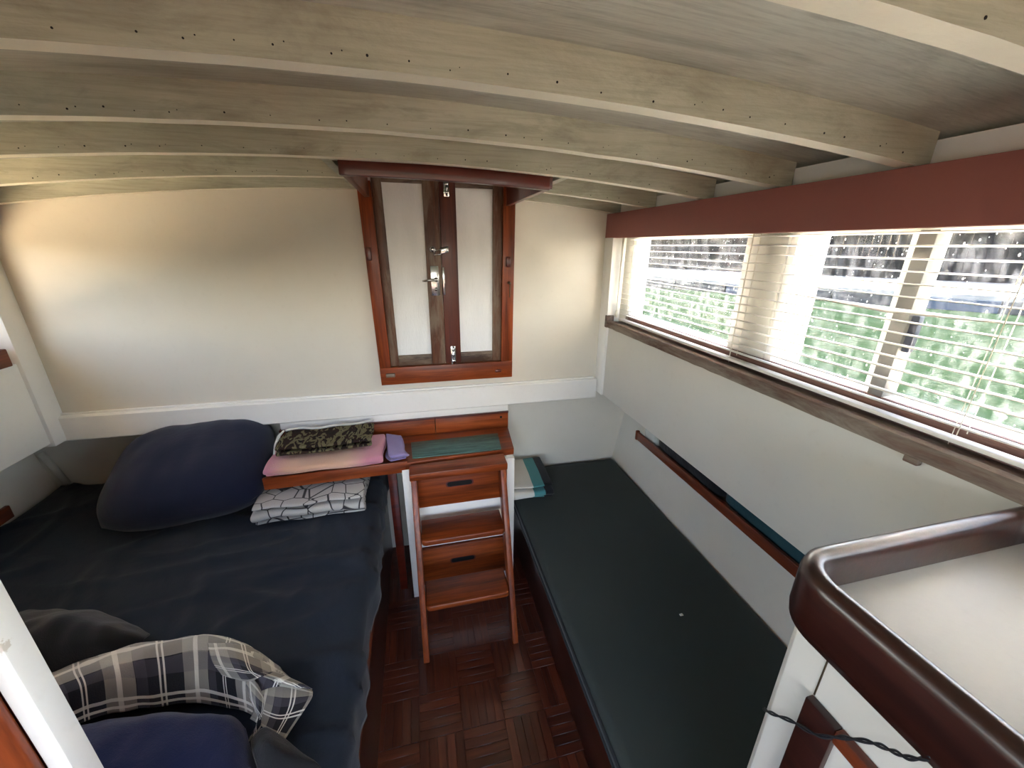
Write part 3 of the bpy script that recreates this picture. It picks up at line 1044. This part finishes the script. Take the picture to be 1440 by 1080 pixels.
# ------------------------------------------------------------------ cloth helpers
def folded(name, mat, origin, ang, width, depth, layers, gap, label=None, cat=None, group=None, th=0.006, jit=0.006, shear=0.0, wob=1.0, seed=1, parent=None, nu=26):
    """one cloth folded back and forth: the front edge shows the folds; x along the fold, y depth"""
    prof = []
    r = gap / 2
    for k in range(layers):
        z = gap * k + r
        d0, d1 = 0.0 + 0.004 * math.sin(k * 2.1 + seed), depth - 0.006 * math.sin(k * 1.7 + seed)
        st = 7
        seg = [(d0 + (d1 - d0) * i / st, z) for i in range(st + 1)]
        if k % 2:
            seg.reverse()
        if prof:
            yc = prof[-1][0]
            sg = 1 if k % 2 else -1
            zc = z - r
            for j in range(1, 5):
                a = -math.pi / 2 + math.pi * j / 5
                prof.append((yc + sg * r * math.cos(a), zc + r * math.sin(a)))
        prof += seg
    L = [0.0]
    for a, b in zip(prof, prof[1:]):
        L.append(L[-1] + math.hypot(b[0] - a[0], b[1] - a[1]))
    n = len(prof)
    ca, sa = math.cos(ang), math.sin(ang)
    mb = MB()
    vs, uv, fs = [], [], []
    for i in range(nu + 1):
        u = i / nu
        for j, (py, pz) in enumerate(prof):
            x = width * u
            y = py + shear * x
            z = pz
            e = jit * noise.noise(Vector((x * 7 + seed, y * 5, pz * 18)))
            y += e * 1.6 * wob
            z += 0.6 * jit * noise.noise(Vector((x * 6, y * 6, seed * 3.1))) * wob * (0.3 + pz / (gap * layers))
            x += jit * 1.2 * noise.noise(Vector((py * 9, pz * 30, seed + 7))) * (1 if u in (0, 1) else 0.5)
            vs.append((origin[0] + ca * x - sa * y, origin[1] + sa * x + ca * y, origin[2] + max(z, 0.004)))
            uv.append((u, L[j]))
    for i in range(nu):
        for j in range(n - 1):
            a = i * n + j
            fs.append((a, a + n, a + n + 1, a + 1))
    mb.add(vs, fs, uv)
    o = mb.build(name, mat, parent, smooth=True, solid=th, sub=1, offset=0)
    if label:
        tag(o, label, cat, group)
    return o


def rescale_uv(o, su, sv):
    for d in o.data.uv_layers[0].data:
        d.uv = (d.uv[0] * su, d.uv[1] * sv)


# towel, camo cloth, lilac cloth on the shelf
folded('pink_towel', 'pink_towel', (-0.622, 1.483, 0.7445), 0.02, 0.44, 0.20, 3, 0.015, 'folded pink and peach towel on the wooden shelf', 'towel', th=0.011, jit=0.008, seed=2)
folded('lilac_cloth', 'lilac_cloth', (-0.163, 1.50, 0.744), 0.12, 0.068, 0.19, 3, 0.013, 'small crumpled lilac cloth at the end of the pink towel', 'cloth', th=0.008, jit=0.03, seed=9, nu=10)
camo = folded('camouflage_cloth', 'camo_cloth', (-0.592, 1.535, 0.800), 0.045, 0.365, 0.165, 2, 0.020, 'brown and green camouflage cloth folded on the pink towel', 'cloth', th=0.013, jit=0.012, seed=5)
mb = MB().tube([(-0.592 + 0.36 * s, 1.70 + 0.018 * s + 0.006 * math.sin(9 * s), 0.842 + 0.004 * math.sin(14 * s)) for s in [i / 20 for i in range(21)]], 0.005, 8)
mb.build('white_lining', 'white_cloth', camo, smooth=True)
mb = MB().tube([(-0.598, 1.70, 0.842), (-0.606, 1.66, 0.838), (-0.604, 1.60, 0.826), (-0.597, 1.55, 0.812)], [0.004, 0.006, 0.006, 0.003], 8)
mb.build('white_lining', 'white_cloth', camo, smooth=True)

# ------------------------------------------------------------------ double bed on the left
ZBED = 0.58
bed = thing('double_bed', (-0.88, 0.95, 0.0), 'wide bed with dark navy sheet on the left side', 'bed')
BX0, BX1, BY0, BY1 = -1.56, -0.212, -0.35, 1.862
B(-0.252, -0.232, BY0, BY1, 0.0, 0.44).build('side_board', 'mahogany_dark_y', bed, bevel=0.002)
B(-0.242, -0.217, BY0, BY1, 0.40, 0.455).build('side_rail', 'varnish_y', bed, bevel=0.004)
B(BX0, -0.253, BY0, BY1, 0.40, 0.43).build('bed_base', 'varnish_y', bed)


def bedsurf(u, v):
    # u across (x), v along (y), cross-section wraps over the right edge
    x = BX0 + (BX1 - BX0) * min(u / 0.93, 1.0)
    y = BY0 + (BY1 - BY0) * v
    z = ZBED
    if u > 0.88:
        k = min((u - 0.88) / 0.05, 1.0)
        x = BX0 + (BX1 - BX0) * (0.946) + (BX1 - BX0) * 0.052 * math.sin(k * math.pi / 2)
        z = ZBED - 0.045 * (1 - math.cos(k * math.pi / 2))
        if u > 0.93:
            z = ZBED - 0.045 - (u - 0.93) / 0.07 * 0.10
    else:
        x = BX0 + (BX1 - BX0) * 0.946 * u / 0.88
    # sheet wrinkles: long shallow folds plus small ones
    w = 0.004 * noise.noise(Vector((x * 3.2, y * 2.2, 0.3)))
    w += 0.0022 * noise.noise(Vector((x * 9 + 0.6 * y, y * 5, 1.7)))
    rid = noise.noise(Vector((x * 2.0 + 4, y * 7.5, 5.1)))
    w += 0.010 * max(0, 1 - abs(rid) * 9)
    rd2 = noise.noise(Vector((x * 5.0 + 1.3 * y, y * 1.6, 8.4)))
    w += 0.008 * max(0, 1 - abs(rd2) * 10)
    far = max(0.0, (-1.25 - x) / 0.3)
    z += w + 0.015 * far
    if u > 0.93:
        x += w * 1.5
    return (x, y, z)


MB().grid(bedsurf, 90, 130).build('sheet', 'navy_sheet', bed, smooth=True, solid=0.003)
B(BX0 + 0.01, -0.235, BY0 + 0.02, BY1 - 0.004, 0.432, 0.56).build('mattress', 'navy_sheet', bed, bevel=0.02, seg=3)


def pillow(name, mat, c, size, rot, seed, puff=2.4):
    a, b, h = size[0] / 2, size[1] / 2, size[2] / 2
    Mx = Matrix.Rotation(rot[2], 3, 'Z') @ Matrix.Rotation(rot[1], 3, 'Y') @ Matrix.Rotation(rot[0], 3, 'X')
    mb = MB()
    for sgn in (1, -1):
        def fn(u, v):
            s, t_ = 2 * u - 1, 2 * v - 1
            k = (max(0.0, 1 - abs(s) ** puff) * max(0.0, 1 - abs(t_) ** puff)) ** 0.5
            x = a * s * (1 - 0.13 * t_ ** 4)
            y = b * t_ * (1 - 0.13 * s ** 4)
            z = sgn * h * k
            z += 0.010 * k * noise.noise(Vector((x * 7, y * 7, seed + sgn)))
            z += 0.006 * k * noise.noise(Vector((x * 16, y * 10, seed + 3)))
            p = Mx @ Vector((x, y, z))
            return (c[0] + p.x, c[1] + p.y, c[2] + p.z)
        mb.grid(fn, 36, 26)
    o = mb.build(name, mat, None, smooth=True)
    bm = bmesh.new()
    bm.from_mesh(o.data)
    bmesh.ops.remove_doubles(bm, verts=bm.verts, dist=0.0005)
    bmesh.ops.recalc_face_normals(bm, faces=bm.faces)
    bm.to_mesh(o.data)
    bm.free()
    return o


p1 = pillow('pillow', 'navy_pillow', (-0.918, 1.628, 0.738), (0.55, 0.45, 0.235), (math.radians(23), math.radians(-3), math.radians(4)), 4, 3.6)
tag(p1, 'large dark navy pillow leaning against the wall at the bed head', 'pillow')

gb = folded('patterned_blanket', 'geo_blanket', (-0.660, 1.398, 0.588), 0.03, 0.40, 0.30, 4, 0.021, 'folded white blanket with black geometric lines under the shelf', 'blanket', th=0.012, jit=0.012, seed=11)
rescale_uv(gb, 0.40, 1.0)

# ------------------------------------------------------------------ clothes heaped on the bed
def catmull(pts, t):
    n = len(pts) - 1
    s = min(max(t, 0), 0.99999) * n
    i = int(s)
    f = s - i
    p = [Vector(pts[max(0, min(n, i + k))]) for k in (-1, 0, 1, 2)]
    return 0.5 * ((2 * p[1]) + (p[2] - p[0]) * f + (2 * p[0] - 5 * p[1] + 4 * p[2] - p[3]) * f * f + (3 * p[1] - p[0] - 3 * p[2] + p[3]) * f ** 3)


def loft(rows, wr, seed, nu=60, nv=30):
    def fn(u, v):
        p = catmull([catmull(r, u) for r in rows], v)
        e = wr * noise.noise(Vector((p.x * 11, p.y * 11, p.z * 8 + seed))) + wr * 0.6 * noise.noise(Vector((p.x * 27, p.y * 17, p.z * 14 + seed)))
        return (p.x, p.y, max(p.z + e, ZBED + 0.004))
    return MB().grid(fn, nu, nv)


def P(x, y, z):
    q = on_z(x, y, z)
    return (q.x, q.y, z)


# plaid shirt: a long rumpled mound with a folded collar end at the right
back = [P(20, 972, .60), P(110, 930, .60), P(200, 905, .60), P(290, 895, .60), P(345, 905, .60), P(395, 940, .60)]
ridge = [P(20, 975, .67), P(110, 940, .675), P(200, 912, .69), P(285, 896, .70), P(345, 912, .69), P(398, 950, .64)]
mid = [P(40, 1000, .66), P(120, 965, .67), P(205, 950, .68), P(285, 940, .68), P(335, 955, .65), P(385, 985, .61)]
low = [P(60, 1040, .61), P(125, 1012, .61), P(210, 995, .615), P(290, 990, .61), P(340, 1000, .60), P(375, 1020, .595)]
shirt = loft([back, ridge, mid, low], 0.010, 2).build('plaid_shirt', 'plaid_flannel', None, smooth=True, solid=0.004)
rescale_uv(shirt, 0.55, 0.118)
tag(shirt, 'rumpled black, grey and white plaid shirt on the bed', 'shirt')
# turned-back front and collar flaps at the end of the shirt
f1 = loft([[P(292, 905, .705), P(325, 905, .70), P(365, 918, .665), P(410, 955, .61)], [P(298, 930, .70), P(335, 935, .71), P(372, 950, .68), P(420, 965, .62)], [P(312, 950, .66), P(350, 958, .665), P(385, 948, .655), P(438, 972, .60)]], 0.006, 6, 30, 16).build('placket', 'plaid_flannel', shirt, smooth=True, solid=0.004)
rescale_uv(f1, 0.22, 0.16)
f2 = loft([[P(370, 955, .63), P(400, 950, .63), P(440, 972, .605)], [P(362, 985, .625), P(395, 995, .62), P(436, 985, .61)], [P(352, 1012, .60), P(382, 1030, .60), P(400, 1040, .595)]], 0.005, 8, 24, 16).build('collar', 'plaid_flannel', shirt, smooth=True, solid=0.004)
rescale_uv(f2, 0.16, 0.16)
f3 = loft([[P(345, 945, .66), P(362, 960, .655), P(372, 985, .62)], [P(348, 970, .655), P(362, 990, .64), P(375, 1000, .61)], [P(358, 1000, .61), P(365, 1020, .60), P(350, 1042, .59)]], 0.004, 12, 20, 14).build('cuff', 'plaid_flannel', shirt, smooth=True, solid=0.004)
rescale_uv(f3, 0.14, 0.16)

bc = loft([[P(-20, 868, .59), P(40, 860, .595), P(100, 857, .60), P(165, 868, .60), P(212, 893, .59)],
           [P(-20, 880, .66), P(40, 870, .67), P(100, 868, .675), P(160, 880, .66), P(205, 900, .61)],
           [P(-10, 915, .66), P(50, 905, .665), P(110, 905, .66), P(160, 908, .64), P(200, 910, .605)],
           [P(0, 960, .60), P(60, 950, .60), P(120, 935, .60), P(165, 925, .60), P(195, 915, .595)]], 0.012, 21).build('black_garment', 'black_cloth', None, smooth=True, solid=0.004)
tag(bc, 'crumpled black garment behind the plaid shirt on the bed', 'clothing')
nb = loft([[P(72, 1044, .61), P(130, 1018, .615), P(230, 1003, .615), P(318, 1006, .61), P(346, 1026, .60)],
           [P(70, 1050, .66), P(140, 1028, .668), P(240, 1012, .668), P(320, 1018, .648), P(352, 1050, .61)],
           [P(80, 1120, .67), P(150, 1100, .675), P(250, 1090, .67), P(325, 1090, .655), P(366, 1100, .61)],
           [P(90, 1250, .60), P(180, 1230, .60), P(260, 1210, .60), P(330, 1190, .60), P(372, 1150, .595)]], 0.009, 31).build('blue_blanket', 'navy_blanket', None, smooth=True, solid=0.004)
tag(nb, 'bunched royal navy blanket in front of the plaid shirt', 'blanket')
ks = loft([[P(352, 1040, .60), P(372, 1022, .615), P(400, 1038, .605), P(425, 1058, .595)],
           [P(356, 1062, .63), P(380, 1050, .645), P(410, 1060, .625), P(445, 1072, .60)],
           [P(375, 1120, .60), P(400, 1110, .60), P(430, 1100, .60), P(455, 1085, .595)]], 0.006, 41, 24, 16).build('black_sock', 'black_cloth', None, smooth=True, solid=0.004)
tag(ks, 'small crumpled black cloth beside the shirt collar, near the bed edge', 'clothing')

# ------------------------------------------------------------------ single bunk on the right
ZB2 = 0.42
bunk = thing('single_bunk', (0.74, 1.0, 0.0), 'narrow single bunk with dark grey-green mattress under the windows', 'bunk')
B(0.44, 0.458, 0.30, YL - 0.005, 0.0, 0.345).build('bunk_front', 'mahogany_dark_y', bunk, bevel=0.002)
B(0.415, 0.440, 0.30, YL - 0.005, 0.30, 0.365).build('bunk_rail', 'varnish_y', bunk, bevel=0.004)
B(0.4585, 1.04, 0.30, YL - 0.005, 0.30, 0.335).build('bunk_base', 'varnish_y', bunk)
MX0, MX1, MY0, MY1 = 0.398, 1.066, 0.295, 1.862


def mat_top(u, v):
    x = MX0 + (MX1 - MX0) * u
    y = MY0 + (MY1 - MY0) * v
    ex = min(u, 1 - u) * (MX1 - MX0)
    ey = min(v, 1 - v) * (MY1 - MY0)
    z = ZB2
    for e in (ex, ey):
        if e < 0.03:
            z -= 0.018 * (1 - e / 0.03) ** 2
    z += 0.003 * noise.noise(Vector((x * 4, y * 3, 9)))
    return (x, y, z)


mt = MB().grid(mat_top, 60, 90).build('mattress_top', 'bunk_vinyl', bunk, smooth=True)
B(MX0, MX1, MY0, MY1, 0.366, 0.402).build('mattress_side', 'bunk_vinyl', bunk, bevel=0.003)
for z in (0.403, 0.370):
    MB().tube([(MX0 - 0.001, MY0 + 0.01, z), (MX0 - 0.001, MY1 - 0.04, z), (MX0 + 0.03, MY1 - 0.002, z), (MX1 - 0.03, MY1 - 0.002, z)], 0.0045, 8).build('piping', 'bunk_piping', bunk, smooth=True)
p = on_z(958, 865, ZB2)  # added white chip, stands in for a spot of sunlight on the mattress
tag(MB().hexa([(p.x - 0.006, p.y - 0.004, ZB2 + 0.001), (p.x + 0.006, p.y - 0.004, ZB2 + 0.001), (p.x + 0.005, p.y + 0.004, ZB2 + 0.001), (p.x - 0.006, p.y + 0.004, ZB2 + 0.001), (p.x - 0.005, p.y - 0.003, ZB2 + 0.005), (p.x + 0.005, p.y - 0.003, ZB2 + 0.004), (p.x + 0.004, p.y + 0.003, ZB2 + 0.005), (p.x - 0.005, p.y + 0.003, ZB2 + 0.004)]).build('sun_spot_chip', 'white_paper'), 'tiny white chip standing in for a spot of sunlight on the dark single mattress', 'sun_spot')
sb = folded('striped_blanket', 'stripe_blanket', (0.385, 1.555, 0.424), -0.05, 0.20, 0.26, 4, 0.020, 'folded white, teal and black striped blanket on the single bunk', 'blanket', th=0.011, jit=0.012, seed=14, nu=20)

# hull shelf rail and what is stowed behind it
rail = thing('shelf_rail', (1.0, 0.7, 0.70), 'long red-brown rail of the hull shelf above the single bunk', 'rail')
B(0.992, 1.006, -0.3, 1.525, 0.712, 0.752).build('rail_board', 'varnish_y', rail, bevel=0.003)
B(1.006, 1.11, -0.3, 1.525, 0.712, 0.722).build('shelf_board', 'hull_paint', rail)
B(0.99, 1.008, 1.525, 1.54, 0.708, 0.756).build('end_stop', 'varnish_y', rail, bevel=0.004)
rail2 = thing('shelf_rail', (-1.5, 0.7, 0.70), 'dark shelf rail on the left hull side at the picture edge', 'rail')
q = on_x(15, 720, -1.5)
B(-1.507, -1.493, -0.3, q.y, q.z - 0.02, q.z + 0.03).build('rail_board', 'varnish_y', rail2, bevel=0.003)
B(-1.60, -1.507, -0.3, q.y, q.z - 0.02, q.z - 0.01).build('shelf_board', 'hull_paint', rail2)


def lump(name, mat, x0, x1, y0, y1, z0, z1, seed, wr=0.012, k=3.0):
    def fn(u, v):
        a = 2 * math.pi * v
        s = 2 * u - 1
        r = max(0.0, 1 - abs(s) ** 6) ** 0.3
        ca, sa = math.cos(a), math.sin(a)
        ca = math.copysign(abs(ca) ** 0.6, ca)
        sa = math.copysign(abs(sa) ** 0.6, sa)
        x = (x0 + x1) / 2 + (x1 - x0) / 2 * ca * r
        z = (z0 + z1) / 2 + (z1 - z0) / 2 * sa * r
        y = (y0 + y1) / 2 + (y1 - y0) / 2 * s
        e = wr * noise.noise(Vector((x * 14 + seed, y * 14, z * 14)))
        return (x + e * 0.5, y + e, max(z + e * (1 if sa > 0 else 0.2), 0.7225))
    return MB().grid(fn, 36, 22).build(name, mat, None, smooth=True)


tag(lump('plastic_bag', 'clear_plastic', 1.012, 1.095, 1.40, 1.51, 0.724, 0.815, 3, 0.008), 'pale clear plastic pouch at the far end of the hull shelf', 'bag')
tag(lump('dark_bag', 'dark_bag', 1.012, 1.10, 0.98, 1.41, 0.724, 0.83, 5, 0.014), 'long dark mottled bag stowed behind the hull shelf rail', 'bag')
tc = lump('teal_bag', 'teal_cloth', 1.010, 1.062, 0.45, 0.985, 0.724, 0.84, 9, 0.008)
tag(tc, 'dark teal fabric bundle behind the shelf rail near the counter', 'cloth')
for k in range(3):
    o = MB().hexa([(1.086 + 0.004 * k, 0.30, 0.724), (1.088 + 0.004 * k, 0.30, 0.724), (1.088 + 0.004 * k, 0.93 - 0.05 * k, 0.724), (1.086 + 0.004 * k, 0.93 - 0.05 * k, 0.724),
                   (1.070 + 0.004 * k, 0.30, 0.868), (1.072 + 0.004 * k, 0.30, 0.868), (1.072 + 0.004 * k, 0.93 - 0.05 * k, 0.868 - 0.004 * k), (1.070 + 0.004 * k, 0.93 - 0.05 * k, 0.868 - 0.004 * k)]).build('paper_chart', 'white_paper')
    tag(o, ('thin paper sheet directly behind the teal bundle on the hull shelf', 'middle paper sheet of three behind the teal bundle on the hull shelf', 'rearmost thin paper sheet against the hull above the single bunk')[k], 'chart', 'sheets on the hull shelf')

# ------------------------------------------------------------------ galley cabinet at lower right with counter and fiddle rail
gal = thing('galley_cabinet', (0.65, 0.1, 0.0), 'white cabinet with grey-white counter and dark mahogany raised edge', 'cabinet')
GX0, GX1, GY0, GY1 = 0.447, 0.875, -0.32, 0.287
ZC = 1.19
MB().xy_prism([(GX0, GY0), (GX1, GY0), (GX1, GY1), (GX0 + 0.012, GY1), (GX0, GY1 - 0.012)], 0.0, 1.17).build('body', 'panel_paint', gal, bevel=0.0015)
B(GX0 + 0.01, GX1, GY0, GY1 + 0.012, 1.170, ZC).build('counter', 'countertop_laminate', gal)
# fiddle rail: swept profile round the far-left corner
path = []
RX, RY, RR = 0.432, 0.300, 0.055
for k in range(12):
    path.append((RX + 0.012 * (k / 11), GY0 + (RY - RR - GY0) * k / 11) if False else (RX, GY0 + (RY - RR - GY0) * k / 11))
for k in range(1, 13):
    a = math.pi - math.pi / 2 * k / 12
    path.append((RX + RR + RR * math.cos(a), RY - RR + RR * math.sin(a)))
for k in range(1, 9):
    path.append((RX + RR + (GX1 - RX - RR) * k / 8, RY))
prof = [(-0.008, 1.158), (-0.010, 1.17), (-0.010, 1.222), (-0.007, 1.233), (0.0, 1.239), (0.009, 1.239), (0.015, 1.233), (0.017, 1.222), (0.019, 1.188), (0.019, 1.158)]
vs, fs = [], []
m = len(prof)
for i, pnt in enumerate(path):
    a, b = Vector(path[max(i - 1, 0)]), Vector(path[min(i + 1, len(path) - 1)])
    d = (b - a).normalized()
    nrm = Vector((d.y, -d.x))      # towards the inside of the counter
    for off, z in prof:
        vs.append((pnt[0] + nrm.x * off, pnt[1] + nrm.y * off, z))
for i in range(len(path) - 1):
    for k in range(m):
        fs.append((i * m + k, i * m + (k + 1) % m, (i + 1) * m + (k + 1) % m, (i + 1) * m + k))
fs += [tuple(range(m)), tuple(range(len(path) * m - 1, (len(path) - 1) * m - 1, -1))]
MB().add(vs, fs).build('fiddle_rail', 'mahogany_dark_y', gal, smooth=True)
B(RX + 0.019, GX1, 0.068, 0.090, 1.17, 1.232).build('cross_rail', 'mahogany_dark_x', gal, bevel=0.006)
# framed locker door on the cabinet side
ld = B(GX0 - 0.004, GX0 + 0.001, -0.2, 0.232, 0.40, 1.060).build('locker_door', 'panel_paint', gal)
B(GX0 - 0.012, GX0, 0.198, 0.236, 0.40, 1.075).build('door_stile', 'mahogany_dark_y', ld, bevel=0.002)
B(GX0 - 0.012, GX0, -0.2, 0.198, 1.055, 1.075).build('door_rail', 'varnish_y', ld, bevel=0.002)
B(GX0 - 0.0012, GX0 + 0.001, GY1 - 0.0535, GY1 - 0.052, 1.076, 1.168).build('seam', 'brass_dull', gal)

# twisted black cord across the cabinet side
ctrl = [on_x(1066, 999, 0.436), on_x(1085, 1003, 0.434), on_x(1115, 1015, 0.430), on_x(1150, 1034, 0.428), on_x(1185, 1037, 0.432), on_x(1225, 1044, 0.432), on_x(1255, 1056, 0.430), on_x(1280, 1066, 0.426), on_x(1310, 1066, 0.424)]
ctrl[0].x = 0.446
mb = MB()
for ph in (0, math.pi):
    pts = []
    for i in range(90):
        s = i / 89
        c = catmull(ctrl, s)
        a = ph + s * 34
        pts.append(c + Vector((0.0010 * math.cos(a), 0.0010 * math.sin(a) * 0.6, 0.0016 * math.sin(a))))
    mb.tube(pts, 0.0013, 7)
tag(mb.build('twisted_cord', 'black_rubber', None, smooth=True), 'thin twisted black cord looped across the white cabinet side', 'cord')

# ------------------------------------------------------------------ foreground partition at lower left
part_ = struct(empty('wall_partition', (-0.7, 0.41, 0.0)), 'varnished red partition with white edge post in left foreground', 'wall')
e0 = on_y(65, 960, 0.42).x
B(e0 - 0.022, e0, 0.402, 0.430, 0.0, 1.78).build('edge_post', 'white_paint', part_, bevel=0.002)
B(-1.55, e0 - 0.0225, 0.405, 0.425, 0.0, 1.75).build('panel', 'mahogany_dark_x', part_)
B(e0 - 0.062, e0 - 0.022, 0.388, 0.4045, 0.0, 1.78).build('moulding', 'varnish_z', part_, bevel=0.006, seg=3)

# ------------------------------------------------------------------ outside: side decks, water, pontoon, fence
dk = struct(empty('floor_deck', (1.2, 1.0, 1.1)), 'sunlit white side deck outside the right windows', 'deck')
B(0.99, 1.40, -3, 6, 1.10, 1.145).build('deck_board', 'deck_white', dk)
B(1.36, 1.40, -3, 6, 1.146, 1.170).build('toe_rail', 'rail_teak', dk, bevel=0.004)
B(1.37, 1.40, -5, 6, 0.2, 1.10).build('topside', 'exterior_white', dk)
dk2 = struct(empty('floor_deck_left', (-1.8, 1.0, 1.1)), 'sunlit pale side deck outside the left windows', 'deck')
B(-2.2, -1.51, -3, 6, 1.06, 1.10).build('deck_board', 'deck_tan', dk2)  # unseen deck, coloured tan to warm the light it bounces inside
B(-2.2, -2.16, -5, 6, 0.2, 1.06).build('topside', 'exterior_white', dk2)
dk4 = struct(empty('floor_bounce', (-0.3, -3.0, 0.3)), 'unseen brown floor added behind the viewer to bounce daylight', 'deck')  # unseen aft floor, added to bounce daylight into the cabin
B(-2.2, 1.40, -5.0, -1.64, 0.28, 0.34).build('bounce_board', 'bounce_brown', dk4)
dk3 = struct(B(-1.5, 1.0, YL + 0.05, 6.0, 1.10, 1.14).build('floor_foredeck', 'deck_white'), 'sunlit white deck beyond the bulkhead', 'deck')

ZWAT = 0.5
mb = MB()
for (x0, x1, y0, y1) in ((1.39, 45, -40, 45), (-45, -2.19, -40, 45), (-2.19, 1.39, 6, 45), (-2.19, 1.39, -40, -5.0)):
    mb.add([(x0, y0, ZWAT), (x1, y0, ZWAT), (x1, y1, ZWAT), (x0, y1, ZWAT)], [(0, 1, 2, 3)])
tag(mb.build('canal_water', 'canal_water'), 'bright green canal water outside the windows', 'water', kind='stuff')

A = Vector((7.5, 9.0, 0))
D = Vector((0.57, -0.82, 0)).normalized()
Nn = Vector((0.82, 0.57, 0)).normalized()


def along(s, w, z):
    p = A + D * s + Nn * w
    return (p.x, p.y, z)


def oblong(s0, s1, w0, w1, z0, z1):
    return MB().hexa([along(s0, w0, z0), along(s1, w0, z0), along(s1, w1, z0), along(s0, w1, z0), along(s0, w0, z1), along(s1, w0, z1), along(s1, w1, z1), along(s0, w1, z1)])


pon = thing('floating_pontoon', along(2, 1, 0.5), 'pale concrete pontoon across the green water', 'pontoon')
oblong(-14, 22, 0, 5.2, 0.72, 0.80).build('walkway', 'dock_concrete', pon)
rnd = random.Random(12)
s = -14.0
k = 0
while s < 21:
    w = rnd.uniform(0.9, 1.5)
    oblong(s, s + w - 0.03, -0.06, 0.9, 0.36, 0.715).build('float', 'blue_float' if k % 3 == 0 else 'black_float', pon)
    s += w
    k += 1
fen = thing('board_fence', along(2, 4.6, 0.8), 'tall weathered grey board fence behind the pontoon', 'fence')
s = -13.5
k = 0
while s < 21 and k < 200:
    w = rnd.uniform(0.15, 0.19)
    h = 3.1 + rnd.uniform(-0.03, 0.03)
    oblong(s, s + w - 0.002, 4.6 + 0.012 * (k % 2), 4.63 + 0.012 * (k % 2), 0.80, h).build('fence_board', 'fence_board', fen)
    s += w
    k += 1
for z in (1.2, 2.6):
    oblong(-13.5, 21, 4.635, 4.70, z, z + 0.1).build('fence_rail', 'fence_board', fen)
